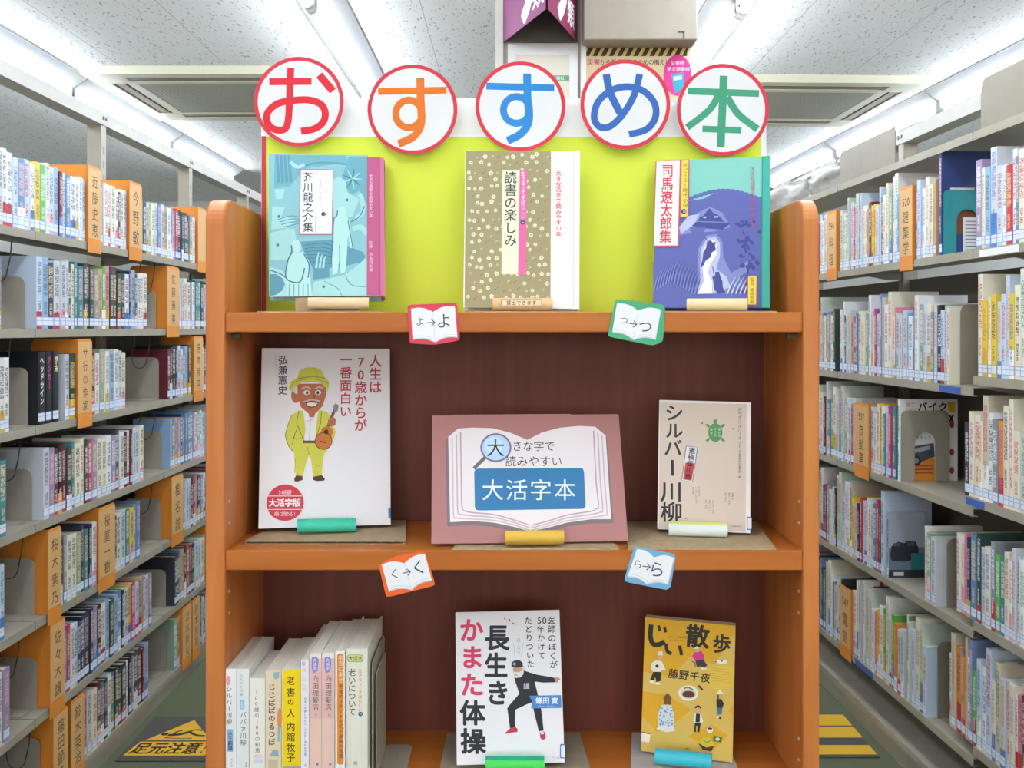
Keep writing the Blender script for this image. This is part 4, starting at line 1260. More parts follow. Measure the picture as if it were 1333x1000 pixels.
sd = stand('cardboard stand with a tan paper roll bearing a small notice, under the olive flowered book', (-0.06, 0.09, 1.225, 1.36), (641.5, 396, 719, 396, 8.0, 1.274), M, 0.1527, 0.2176, 0.022, paint('#d9b888', 0.5), CARD, None, S1)
Yn = 1.274 - 8.0 * 1.274 / F - 0.0004
a, w, h, base = upright_art(652, 389.5, 705.5, 398.5, Yn)
a.rect(652, 389.5, 705.5, 398.5, '#b5595a'); a.rect(652.7, 390.2, 704.8, 397.8, '#e8d3b0')
a.text('貸出できます', 659, 394.2, 6.4, '#2c2621', False, 6.6, 0.01)
a.build(sd, 'notice', 'lettering', Matrix.Translation(Vector(base) - sd.location))

# 3 blue castle hardback
def draw_castle(a):
    P0, P1, P2, P3, PW = '#3f4688', '#5a62a4', '#7d86bd', '#b3b8d8', '#e3e5f0'
    a.poly([(205, 80), (748, 58), (748, 790), (183, 790)], P1)
    a.poly([(360, 74), (712, 60), (712, 268), (640, 240), (600, 236), (560, 222), (520, 228), (470, 240), (430, 262), (360, 272)], '#7fc2b3')
    # mountain with a bumpy ridge
    for k in range(16): a.ell(370 + 22 * k, 268 - 45 * math.sin(math.pi * (k + 1) / 16.5), 15, 10, P1, 12)
    a.poly([(300, 440), (330, 390), (400, 330), (460, 300), (520, 330), (560, 400), (480, 420), (360, 430)], P2)
    a.poly([(310, 400), (355, 345), (410, 335), (380, 390), (320, 432)], P3)
    # castle
    a.poly([(372, 392), (400, 372), (412, 350), (428, 344), (446, 320), (458, 308), (476, 330), (500, 342), (514, 356), (528, 374), (556, 384), (540, 396), (520, 412), (400, 402)], P0)
    a.rect(428, 348, 442, 356, P3); a.rect(480, 346, 500, 353, P3); a.line([(400, 372), (530, 376)], 4, P2, False)
    # glow and white path
    a.poly([(400, 600), (404, 500), (440, 440), (490, 432), (520, 470), (524, 540), (560, 620), (600, 600), (640, 560), (660, 600), (600, 640), (640, 690), (560, 720), (470, 730), (370, 728), (400, 660)], P2)
    a.poly([(412, 600), (416, 505), (446, 452), (486, 446), (508, 476), (508, 540), (490, 600), (540, 640), (560, 690), (460, 722), (390, 724), (412, 670)], P3)
    a.poly([(424, 590), (428, 510), (452, 466), (480, 460), (494, 488), (492, 530), (460, 580), (450, 620), (470, 660), (470, 715), (400, 722), (430, 660)], PW)
    a.poly([(360, 400), (440, 400), (420, 450), (380, 440)], P1)
    # leaping figure
    a.poly([(446, 470), (462, 462), (474, 474), (488, 470), (484, 488), (490, 510), (470, 520), (462, 545), (440, 560), (424, 592), (414, 590), (424, 555), (428, 520), (440, 500)], P0)
    a.line([(432, 446), (462, 480)], 4, P0, False)
    # standing figure
    a.poly([(476, 660), (470, 640), (486, 632), (484, 616), (504, 614), (508, 632), (520, 660), (522, 690), (535, 716), (500, 722), (480, 700)], P0); a.line([(472, 590), (482, 640)], 4, P0, False)
    # tree
    a.line([(640, 740), (640, 640), (650, 520), (610, 400)], 12, P0, True, False, 0.5)
    r = random.Random(9)
    for k in range(34):
        x, y = r.gauss(640, 28), r.uniform(370, 620)
        a.ell(x, y, r.uniform(9, 20), r.uniform(6, 13), P0 if k % 3 else P1, 9, r.uniform(0, 3))
    for k in range(9): a.ell(590 + 8 * k, 385 + r.uniform(-14, 14), 9, 7, P0, 8)
    # reeds
    a.poly([(186, 600), (260, 545), (330, 580), (380, 650), (375, 720), (360, 730), (186, 788)], P1)
    a.poly([(186, 570), (240, 540), (310, 560), (340, 600), (186, 640)], P1)
    for k in range(30):
        x = 190 + 7 * k; y = 600 + abs(k - 12) * 4
        a.line([(x, y + 60), (x + 14, y), (x + 34, y - 44)], 6, P0 if k % 2 else P2, True, False, 0.1)
    for k in range(12):
        a.line([(540 + 10 * k, 735), (556 + 10 * k, 690), (584 + 10 * k, 640)], 6, P0 if k % 2 else PW, True, False, 0.1)
    a.poly([(186, 722), (700, 722), (705, 788), (186, 788)], P1)
    # panels and lettering
    a.poly([(199, 80), (320, 75), (310, 493), (188, 494)], '#c64a58'); a.poly([(204, 82), (315, 78), (305, 488), (190, 489)], '#efece9')
    a.poly([(320, 75), (362, 73), (356, 352), (314, 354)], '#c9556a'); a.poly([(325, 78), (357, 76), (351, 348), (319, 350)], '#e9cf4a')
    for k, ch in enumerate('司馬遼太郎集'): a.text(ch, 257 - 2.2 * k, 96 + 63.5 * k, 66, '#cf3247', True, None, 0.018, 0.9)
    for k, ch in enumerate('しばりょうたろう'): a.text(ch, 302 - k, 118 + 40 * k, 11, '#9a98a0')
    a.text('ポピュラー時代小説', 341, 92, 24, '#3f3c34', True, 24, 0.005); a.ell(334, 325, 13, 12, '#31447a'); a.text('15', 324, 325, 15, '#f0efe8', False, 9)
    a.text('大きな活字で読みやすい本', 666, 108, 25, '#b9557f', True, 24.5, 0.01)
    a.poly([(640, 636), (688, 634), (686, 778), (638, 778)], '#b95a4f'); a.poly([(645, 640), (684, 638), (682, 774), (643, 774)], '#e9cf4a')
    a.text('監修', 664, 644, 22, '#3f3c34', True, 21); a.text('尾崎秀樹', 662, 694, 20, '#3f3c34', True, 19.5)
    a.poly([(711, 60), (748, 58), (748, 790), (706, 790)], '#3aa796'); a.line([(714, 62), (709, 788)], 4, '#2b8577', False)
P = (0.2618, 1.28, 0.0272, -14.2, 13.9, 0.2)
th, M = face_out('hardback with a purple castle and mountain under a mint sky, end of the top shelf', P, 0.1516, 0.2122, 0.017, '#5a62a4', '#3aa796', True, [(855.35, 211.6), (1002, 205.7), (1002, 403.3), (849.4, 403.3)], (800, 190, 0.27), draw_castle)
stand('cardboard stand with a cream paper roll under the purple castle book', (0.185, 0.335, 1.225, 1.35), (894.5, 396.5, 973, 396.5, 8.0, 1.262), M, 0.1516, 0.2122, 0.017, paint('#e3cf9f', 0.5), CARD, None, S1)

# 4 white large-format paperback with a man in a yellow suit
def draw_suit(a):
    a.poly([(243, 45), (838, 55), (848, 868), (240, 887)], '#f0eef1')
    Y, YD, SK, BR_, LN = '#d3d24e', '#a3a13a', '#c06f4c', '#5b2f2a', '#6c6a34'
    # shoes, trousers
    a.poly([(403, 655), (412, 640), (440, 638), (442, 662), (420, 670), (403, 668)], BR_); a.poly([(490, 648), (500, 634), (530, 640), (545, 658), (540, 666), (505, 668), (490, 662)], BR_)
    a.poly([(398, 500), (545, 500), (535, 575), (530, 640), (490, 648), (480, 570), (470, 548), (455, 590), (442, 645), (408, 640), (402, 560)], Y)
    a.line([(470, 548), (462, 510)], 3, YD, False); a.line([(412, 600), (430, 610)], 2, YD, False); a.line([(500, 600), (520, 596)], 2, YD, False); a.line([(408, 560), (404, 630)], 3, '#b8a637', False)
    # jacket
    a.poly([(385, 360), (420, 340), (520, 338), (555, 350), (572, 390), (592, 440), (585, 470), (552, 476), (552, 535), (510, 545), (498, 500), (445, 500), (395, 535), (372, 505), (355, 455), (372, 395)], Y)
    a.poly([(425, 338), (520, 338), (505, 420), (500, 490), (450, 490), (440, 420)], '#f1f0f2')
    a.poly([(420, 340), (440, 340), (452, 430), (445, 480), (412, 400)], Y); a.poly([(512, 340), (530, 345), (520, 400), (502, 470), (500, 420)], Y)
    a.line([(420, 342), (410, 398), (445, 482)], 3, LN, False); a.line([(525, 345), (522, 400), (503, 460)], 3, LN, False)
    a.line([(475, 380), (470, 480)], 2, '#a9a8b4', False); a.line([(455, 390), (495, 380)], 2, '#a9a8b4', False)
    a.line([(386, 362), (360, 450), (376, 505), (396, 530)], 3, LN); a.line([(410, 430), (400, 470), (440, 470)], 3, LN); a.line([(398, 460), (392, 500)], 3, '#b3703c', False)
    a.rect(442, 480, 500, 492, '#5a4a3a')
    # head
    a.ell(405, 270, 22, 34, SK); a.ell(408, 238, 18, 24, '#d8d6d2'); a.ell(538, 240, 16, 26, '#d8d6d2')
    a.poly([(412, 215), (545, 215), (545, 270), (530, 320), (500, 352), (462, 352), (430, 325), (414, 280)], SK)
    a.poly([(462, 345), (500, 345), (490, 372), (470, 372)], SK)
    a.ell(455, 256, 15, 11, '#eee9e4'); a.ell(508, 256, 14, 11, '#eee9e4'); a.ell(457, 257, 6, 8, '#2a2420'); a.ell(507, 257, 6, 8, '#2a2420')
    a.line([(432, 238), (455, 230), (475, 242)], 7, '#c9c3bd'); a.line([(495, 240), (512, 230), (532, 238)], 7, '#c9c3bd')
    a.line([(484, 258), (492, 284), (476, 290), (468, 284)], 4, '#8f4630'); a.poly([(448, 302), (480, 294), (512, 300), (505, 322), (475, 330), (455, 320)], '#8f4630'); a.poly([(455, 306), (480, 302), (506, 306), (498, 318), (478, 322), (460, 316)], '#f3f0ee')
    a.line([(440, 300), (478, 290), (518, 298)], 6, '#c9c3bd'); a.line([(436, 285), (444, 322)], 2, '#8f4630', False); a.line([(526, 285), (520, 318)], 2, '#8f4630', False)
    # hat
    a.poly([(373, 235), (380, 205), (410, 186), (480, 180), (540, 186), (558, 205), (556, 240), (540, 232), (520, 212), (480, 206), (430, 210), (400, 226), (384, 252)], Y)
    a.poly([(410, 190), (420, 155), (450, 138), (490, 138), (522, 152), (540, 190), (480, 182)], Y); a.line([(412, 190), (480, 182), (538, 190)], 5, YD); a.line([(480, 140), (500, 160), (498, 182)], 2, YD)
    a.line([(376, 240), (400, 206), (480, 192), (556, 214)], 2, LN)
    # guitar
    a.line([(592, 322), (556, 415)], 14, '#7a4a2c', False); a.poly([(578, 318), (590, 308), (604, 316), (600, 345), (584, 345)], '#8a8590')
    a.ell(552, 440, 28, 26, '#d1782c'); a.ell(536, 482, 40, 38, '#d1782c'); a.ring(536, 482, 37, 41, '#6e3d1c', 28); a.ell(548, 440, 11, 11, '#3a2418'); a.line([(520, 484), (548, 490)], 5, '#3a2418', False)
    a.poly([(556, 385), (575, 368), (592, 380), (590, 410), (572, 416), (556, 408)], SK); a.line([(560, 395), (578, 398)], 2, '#8f4630', False)
    # lettering
    for k, ch in enumerate('弘兼憲史'): a.text(ch, 343, 80 + 47 * k, 46, '#35353f', True, None, 0.01)
    a.text('ひろかねけんし', 309, 78, 11, '#a2a0ab', True, 14.5)
    RD = '#c23c46'
    a.text('人生は', 772, 80, 62, RD, True, 61, 0.015); a.text('70歳からが', 706, 86, 60, RD, True, 59, 0.015); a.text('一番面白い', 636, 76, 58, RD, True, 60, 0.015)
    a.ell(362, 767, 86, 84, '#d23a4a', 40); a.rect(283, 735, 440, 738, '#f3eef0'); a.rect(281, 797, 442, 800, '#f3eef0')
    a.text('SB新書', 325, 719, 23, '#f3dfe2', False, 15); a.text('大活字版', 286, 768, 38, '#f7f3f3', False, 37, 0.035); a.text('楽に読める!', 311, 819, 22, '#f3dfe2', False, 17)
    a.poly([(836, 792), (848, 790), (848, 838), (837, 840)], '#4f86c0')
P = (-0.2502, 1.30, -0.2654, 12.0, 10.5, 0.6)
th, M = face_out('large white paperback showing a man in a yellow suit with a small guitar', P, 0.1741, 0.2421, 0.013, '#f0eef1', '#e4e1e4', False, [(338.0, 452.6), (504.6, 455.4), (507.4, 683), (337.2, 688.4)], (270, 440, 0.28), draw_suit)
stand('corrugated cardboard stand with a mint paper roll under the yellow-suit book', (-0.341, -0.136, 1.236, 1.375, -0.325, -0.15), (387, 684.7, 463.5, 683.3, 8.8, 1.284), M, 0.1741, 0.2421, 0.013, paint('#3fc2a0', 0.5), None, None, S2)

# 5 pink-brown sign card with an open book
def draw_sign(a):
    a.poly([(100, 178), (1153, 172), (1208, 888), (93, 905)], '#ac7672')
    def openbook(dx, dy, col, grow=0):
        top = [(190 - grow, 300), (245, 252 - grow), (330, 246 - grow), (440, 250 - grow), (540, 275 - grow), (638, 316 - grow), (720, 275 - grow), (820, 248 - grow), (930, 238 - grow), (1020, 242 - grow), (1080, 292)]
        bot = [(1112 + grow, 765 + grow), (1000, 765 + grow), (860, 785 + grow), (760, 812 + grow), (655, 835 + grow), (560, 808 + grow), (450, 785 + grow), (330, 775 + grow), (200 - grow, 782 + grow)]
        a.poly([(x + dx, y + dy) for x, y in top + bot], col)
    openbook(-10, 18, '#7d6f70', 6); openbook(8, 14, '#7d6f70', 6)
    openbook(0, 0, '#e9dfe0')
    for k, c in ((0, '#cbb8bd'), (1, '#c4b0b6'), (2, '#b7a3ac')):
        q = 24 * (k + 1) - 8
        a.line([(196 + q, 310 - q * 0.6), (200 + q, 560), (204 + q, 740 - 20 * k), (226 + q, 758 - 19 * k), (330, 764 - 18 * k), (450, 772 - 16 * k), (560, 797 - 14 * k), (650, 828 - 14 * k)], 8, c)
        a.line([(1076 - q, 300 - q * 0.55), (1090 - q, 540), (1104 - q, 724 - 18 * k), (1086 - q, 744 - 18 * k), (1000, 756 - 18 * k), (860, 775 - 16 * k), (760, 802 - 14 * k), (660, 828 - 14 * k)], 8, c)
    # magnifier
    a.line([(335, 478), (402, 412)], 20, '#6f6670', False); a.ell(460, 360, 88, 82, '#77738f', 44); a.ell(460, 360, 78, 72, '#b9d2ea', 44); a.ell(448, 345, 52, 46, '#c9dff2', 36)
    NV = '#39343f'
    a.text('大', 405, 362, 106, '#20222e', False, None, 0.0)
    a.text('きな字で', 550, 352, 62, NV, False, 61); a.text('読みやすい', 512, 438, 64, NV, False, 65)
    a.poly([(337, 500), (342, 484), (358, 478), (935, 475), (952, 480), (958, 496), (968, 684), (964, 700), (948, 707), (362, 716), (347, 711), (340, 696)], '#2f76a8')
    a.text('大活字本', 378, 600, 128, '#eef4f8', False, 136, 0.0)
Ps = (0.0232, 1.225, -0.2700, 3.5, 24.1, -0.1)
M = frame(*Ps)
t = thing('sign_card', 'pink-brown sign card printed with an open book, magnifier and blue label', 'sign', M.translation, None, M.to_3x3())
MB().box(-0.1247, 0.1247, 0.0, 0.002, 0.0, 0.1697, paint('#ac7672', 0.6)).build('card', t)
MB().box(-0.098, 0.06, 0.002, 0.0045, 0.0, 0.1712, CARD).build('backing', t)
a = Art([(563, 540.9), (805.2, 539.6), (817.8, 704.2), (561.4, 708.2)], 0.2494, 0.1697, (540, 500, 0.23))
draw_sign(a); a.build(t, 'printed_art', 'lettering')
stand('flat cardboard stand with a yellow paper roll under the sign card', (-0.0737, 0.1325, 1.2035, 1.36, -0.06, 0.12), (657.5, 700.3, 733.5, 699.3, 9.2, 1.214), M, 0.2494, 0.12, 0.0045, paint('#dcb043', 0.5), CARD, None, S2)

# 6 pink-beige paperback with a green turtle
def draw_turtle(a):
    a.poly([(210, 110), (632, 120), (630, 727), (198, 712)], '#eeebe8'); a.poly([(212, 122), (612, 128), (608, 722), (204, 706)], '#dccbbb')
    BK = '#34323a'
    for ch, cx, y, s in (('シ', 278, 128, 84), ('ル', 278, 212, 80), ('バ', 272, 292, 82), ('川', 264, 486, 100), ('柳', 264, 582, 100)): a.text(ch, cx, y, s, BK, True, None, 0.02, 1.06)
    a.line([(268, 388), (270, 462)], 13, BK, False, True)
    a.poly([(333, 323), (386, 328), (362, 490), (312, 482)], '#e6e4ea'); a.line([(333, 323), (386, 328), (362, 490), (312, 482), (333, 323)], 3, '#5c5f8c', False); a.poly([(330, 400), (372, 404), (358, 484), (318, 478)], '#cf4a48')
    for k, ch in enumerate('遺稿御礼集'): a.text(ch, 360 - 4.6 * k, 330 + 30 * k, 30, '#2c2a33', True, None, 0.02)
    G = '#5b9a5c'
    a.ell(468, 260, 33, 43, G); a.ell(468, 209, 10, 10, G)
    for x, y, x2, y2 in ((440, 235, 426, 222), (496, 235, 510, 222), (440, 286, 428, 300), (496, 286, 508, 300)): a.line([(x, y), (x * 0.35 + x2 * 0.65, y * 0.35 + y2 * 0.65)], 11, G, False); a.ell(x * 0.25 + x2 * 0.75, y * 0.25 + y2 * 0.75, 8, 5, G, 10)
    a.text('老いる', 487, 238, 14, '#e8eddd', True, 15); a.text('ことの', 467, 236, 14, '#e8eddd', True, 15); a.text('幸せ', 450, 240, 14, '#e8eddd', True, 15)
    a.text('みやぎシルバーネット', 581, 144, 19, '#55505a', True, 19); a.text('河出書房新社編集部 編', 580, 340, 11, '#6a6570', True, 12)
    for x, y, s in ((392, 512, 'あの頃の'), (379, 514, 'アルバムひらく'), (365, 514, '春の昼'), (457, 572, '人の名が出ず'), (441, 572, 'あれこれと'), (424, 572, '言う夫婦'), (548, 538, '青春は'), (532, 538, '過ぎて今が'), (516, 538, '旬である')): a.text(s, x, y, 10, '#7a6f72', True, 11.5)
    for x, y in ((407, 217), (550, 242), (331, 660)): a.ell(x, y, 4, 4, '#cf5a60')
    a.text('河出書房新社', 540, 695, 8, '#7a6f72', False, 8)
    a.rrect(614, 650, 636, 712, 6, '#4d7fc0'); a.rrect(618, 655, 636, 707, 4, '#e8e6ea')
P = (0.2539, 1.285, -0.2683, -7.5, 6.0, 1.0)
th, M = face_out('pink-beige paperback with a small green turtle and big black characters', P, 0.1209, 0.172, 0.016, '#eeebe8', '#a8444c', False, [(858.8, 520.8), (977, 523.6), (976.4, 693.6), (855.4, 689.4)], (800, 490, 0.28), draw_turtle)
stand('flat cardboard stand with a white paper roll under the green turtle book', (0.145, 0.328, 1.2045, 1.375, 0.155, 0.346), (870.5, 691.5, 946.5, 692.3, 9.3, 1.272), M, 0.1209, 0.172, 0.016, paint('#dfe9e4', 0.5), CARD, paint('#dfe08a', 0.5), S2)

# 7 white paperback with a man in black exercise clothes
def draw_exercise(a):
    a.poly([(143, 120), (727, 105), (762, 968), (150, 985)], '#efedf0')
    K, PK = '#26262e', '#df3a68'
    for ch, cx, y, s in (('か', 233, 150, 138), ('ま', 236, 302, 140), ('た', 236, 456, 142)): a.text(ch, cx, y, s, PK, True, None, 0.03)
    for ch, cx, y, s in (('体', 240, 612, 150), ('操', 244, 772, 152)): a.text(ch, cx, y, s, K, True, None, 0.03, 0.98)
    for ch, cx, y, s in (('長', 378, 186, 152), ('生', 372, 344, 146), ('き', 382, 498, 150)): a.text(ch, cx, y, s, K, True, None, 0.03, 0.93)
    for k, c in enumerate('医師のぼくが'): a.text(c, 681 + 3.0 * k, 140 + 50 * k, 46, '#33323a', True, None, 0.012)
    a.text('50', 590, 163, 50, '#33323a', False, 29, 0.01)
    for k, c in enumerate('年かけて'): a.text(c, 622 + 2.2 * k, 192 + 49 * k, 44, '#33323a', True, None, 0.012)
    for k, c in enumerate('たどりついた'): a.text(c, 552 + 3.0 * k, 142 + 49 * k, 44, '#33323a', True, None, 0.012)
    for p, q in (((418, 150), (424, 160)), ((442, 154), (452, 168)), ((462, 180), (476, 184))): a.line([p, q], 7, PK, False)
    a.line([(470, 290), (478, 368)], 2, '#9fb4c8', False); a.line([(526, 288), (514, 366)], 2, '#9fb4c8', False); a.text('1日3分で', 498, 238, 24, '#a7bdd0', True, 24)
    S = '#c99a86'
    # man
    a.poly([(468, 440), (500, 436), (535, 448), (600, 468), (700, 486), (706, 512), (640, 514), (590, 508), (608, 580), (560, 628), (505, 580), (478, 500)], K)
    a.poly([(700, 486), (726, 484), (735, 496), (722, 502), (728, 512), (706, 512)], S)
    a.poly([(505, 575), (560, 560), (612, 585), (632, 690), (642, 785), (615, 790), (590, 690), (575, 625), (540, 640), (482, 668), (480, 768), (452, 772), (436, 660), (450, 640)], K)
    a.poly([(424, 800), (455, 772), (480, 764), (494, 775), (494, 795), (440, 808), (424, 808)], '#c4344a'); a.poly([(620, 795), (640, 786), (652, 800), (654, 832), (636, 838), (624, 828)], '#c4344a'); a.line([(428, 806), (494, 796)], 5, '#e8e6e8', False); a.poly([(622, 792), (640, 786), (644, 806), (626, 808)], '#e3dfe1')
    a.poly([(468, 430), (488, 426), (522, 430), (530, 455), (512, 480), (486, 486), (470, 465)], S); a.poly([(470, 452), (500, 456), (528, 440), (526, 468), (510, 484), (484, 488), (470, 474)], '#e3e0de'); a.ell(528, 432, 8, 12, '#d9d5d2')
    a.ell(482, 442, 4, 4, K, 8); a.line([(476, 470), (492, 472)], 4, '#a04a44', False)
    a.poly([(458, 426), (460, 400), (478, 388), (506, 388), (522, 402), (524, 424), (490, 430)], '#2a2d38'); a.ell(476, 409, 9, 10, '#8d93a2')
    a.text('謹', 526, 533, 36, '#c9ccd4', False, None, 0.02)
    a.poly([(560, 588), (740, 584), (742, 656), (570, 660), (578, 626)], '#4f88cc'); a.text('鎌田', 596, 616, 40, '#f0f4f8', False, 39, 0.02); a.text('實', 684, 616, 40, '#f0f4f8', False, 39, 0.02); a.text('Kamata Minoru', 608, 645, 11, '#cfe0f2', False, 7.2)
    a.text('アスコム', 690, 940, 12, '#55535a', False, 11)
    a.rrect(735, 862, 764, 944, 8, '#4d7fc0'); a.rrect(741, 869, 764, 938, 5, '#e8e8ee')
P = (-0.0017, 1.262, -0.5666, -0.2, 14.5, -1.4)
th, M = face_out('white paperback with a man in black stretching and bold pink characters', P, 0.1404, 0.1909, 0.014, '#efedf0', '#e2dfe2', False, [(592.9, 797.6), (727.2, 794.2), (735.3, 992.6), (594.5, 996.6)], (560, 770, 0.23), draw_exercise)
stand('grey card stand with a two-tone green paper roll under the stretching-man book', (-0.095, 0.105, 1.21, 1.375, -0.092, 0.096), (632, 994.5, 708.5, 994.5, 9.2, 1.246), M, 0.1404, 0.1909, 0.014, paint('#4ad45a', 0.5), noise_mat('grey_card', '#9a8f78', '#a59a83', (1, 1, 1), 60, 0.8), paint('#27a888', 0.5), S3)

# 8 yellow illustrated paperback
def draw_walk(a):
    a.poly([(167, 165), (682, 193), (665, 975), (148, 915)], '#dcb95c')
    Y = '#e0aa22'
    a.poly([(167, 165), (682, 193), (672, 250), (560, 420), (420, 380), (350, 460), (320, 500), (160, 470)], Y)
    a.poly([(158, 580), (300, 600), (430, 680), (330, 760), (240, 810), (152, 720)], Y); a.poly([(545, 760), (640, 820), (560, 900), (410, 830)], Y); a.poly([(520, 430), (676, 420), (660, 540), (580, 575), (500, 520)], '#e6c04a'); a.poly([(640, 680), (670, 650), (668, 715)], Y)
    for k in range(6): a.line([(545, 440 + 14 * k), (660, 450 + 14 * k)], 2, '#b99a3a', False)
    K = '#2f2a24'
    a.line([(202, 205), (198, 270), (212, 312), (245, 316), (278, 298)], 27, K, True, True); a.line([(243, 208), (250, 240)], 16, K, False, True); a.line([(276, 216), (284, 246)], 16, K, False, True)
    a.line([(286, 308), (292, 350), (316, 366)], 20, K, True, True); a.line([(362, 318), (374, 372)], 19, K, False, True)
    a.text('散', 468, 194, 138, K, True, None, 0.03, 1.0, 0.06); a.text('歩', 606, 244, 112, K, True, None, 0.03, 0.95, 0.06)
    a.text('JII SANPO', 296, 270, 16, K, False, 11.5); a.text('FUJINO CHIYA', 304, 288, 9, K, False, 7)
    a.text('藤野千夜', 298, 476, 58, K, False, 61, 0.02, 1.0, 0.10)
    W, SK = '#efe9dc', '#d9ab86'
    # walking man
    a.poly([(205, 420), (230, 405), (262, 410), (285, 458), (262, 460), (258, 470), (215, 474), (200, 450)], W); a.poly([(215, 470), (258, 470), (256, 520), (232, 528), (226, 500), (212, 528), (196, 518)], K); a.ell(254, 388, 15, 17, SK); a.poly([(236, 376), (244, 356), (262, 352), (270, 376)], W); a.ell(208, 526, 15, 8, W); a.ell(240, 536, 16, 7, W); a.ell(236, 438, 9, 9, K)
    # seated woman in pink
    a.poly([(434, 375), (450, 350), (486, 345), (504, 372), (498, 400), (450, 402)], '#d8408c'); a.ell(460, 340, 15, 14, SK); a.poly([(444, 334), (458, 318), (476, 330)], W); a.poly([(452, 400), (498, 392), (520, 425), (505, 440), (480, 432), (460, 436)], '#34404c'); a.line([(432, 405), (450, 412), (452, 440)], 4, K, False); a.ell(500, 444, 16, 6, W)
    # cat on a wall
    a.ell(596, 402, 32, 11, W, 16, 0.05); a.ell(626, 400, 8, 11, W); a.ell(604, 398, 5, 4, K); a.ell(570, 402, 4, 5, K)
    # curry plate
    a.ell(413, 585, 56, 44, W); a.ell(413, 588, 45, 32, '#dcd4c8'); a.ell(414, 592, 36, 20, '#6d3a2a'); a.line([(386, 562), (408, 552), (440, 566)], 8, '#5b8a4a')
    a.line([(470, 540), (494, 566)], 11, '#6a3a34', False)
    # figure with the blue-white cloak
    a.poly([(262, 655), (318, 655), (330, 700), (332, 790), (300, 800), (245, 790), (244, 700)], '#d3dce0'); r = random.Random(5)
    for k in range(38): a.ell(r.uniform(252, 325), r.uniform(665, 770), 6, 4, '#7d9fc0', 7, r.uniform(0, 3))
    a.poly([(245, 770), (332, 775), (340, 798), (290, 808), (234, 790)], '#e8e6e0'); a.poly([(278, 650), (272, 612), (297, 585), (318, 612), (314, 652)], '#7a5230')
    # waiter
    a.poly([(448, 700), (486, 698), (498, 745), (482, 752), (450, 752), (440, 740)], W); a.poly([(456, 700), (480, 700), (478, 748), (454, 748)], K); a.poly([(450, 750), (484, 750), (476, 805), (464, 805), (466, 768), (458, 768), (456, 805), (446, 803)], K); a.ell(468, 678, 16, 20, SK); a.line([(452, 668), (468, 656), (484, 668)], 9, K)
    # woman with a hat
    a.poly([(572, 620), (600, 612), (616, 640), (606, 668), (576, 668)], K); a.poly([(578, 664), (606, 664), (604, 700), (580, 704)], '#3f77a8'); a.ell(596, 596, 13, 16, SK); a.line([(582, 590), (584, 618)], 8, '#5a3a22', False); a.poly([(572, 584), (592, 560), (614, 582)], W); a.ell(582, 718, 10, 6, W); a.ell(594, 722, 9, 5, K)
    # cup, card, bowl, pot
    a.ell(536, 790, 18, 18, W); a.ell(536, 782, 14, 6, '#3f342c'); a.poly([(558, 822), (606, 830), (602, 862), (554, 852)], '#4f7f46'); a.ell(580, 842, 12, 9, '#e8e2c8')
    a.poly([(470, 868), (560, 880), (545, 912), (495, 902)], '#6a3f28'); a.poly([(472, 866), (500, 830), (540, 835), (560, 880), (515, 890)], '#d4c23a'); a.line([(500, 850), (520, 860), (540, 852)], 5, '#7d9a3a')
    a.poly([(149, 812), (200, 822), (194, 866), (149, 860)], W); a.poly([(150, 790), (196, 800), (200, 822), (149, 812)], '#d4c23a'); a.line([(149, 806), (198, 818)], 6, '#b05a6a', False)
    a.text('双葉社', 386, 899, 13, K, False, 14)
P = (0.2317, 1.29, -0.5697, -14.0, 5.5, 1.2)
th, M = face_out('yellow paperback scattered with little walking figures and food', P, 0.1201, 0.1763, 0.019, '#dcb95c', '#d8b458', False, [(838.4, 808), (956.9, 814.4), (953, 994.3), (834, 980.5)], (800, 770, 0.23), draw_walk)
sp = Art([(0, 0), (19, 0), (19, 176), (0, 176)], 0.019, 0.1763, centre=False)
for k, ch in enumerate('じい散歩'): sp.text(ch, 9, 28 + 19 * k, 13, '#2f2a24', True, None, 0.03)
sp.ell(9, 112, 4, 5, '#c9407f'); sp.text('藤野千夜', 9, 118, 7, '#2f2a24', True); sp.rrect(3, 150, 16, 172, 2, '#b9bccf')
sp.build(th, 'spine_art', 'spine_lettering', Matrix(((0, -1, 0, 0.06005), (1, 0, 0, 0), (0, 0, 1, 0), (0, 0, 0, 1))))
stand('pale grey card stand with an aqua paper roll under the yellow illustrated book', (0.148, 0.292, 1.215, 1.375, 0.170, 0.300), (853, 984, 926.5, 991.5, 9.6, 1.262), M, 0.1201, 0.1763, 0.019, paint('#3fb8c8', 0.5), noise_mat('pale_card', '#b9b5b2', '#c4c0bd', (1, 1, 1), 50, 0.7), None, S3)

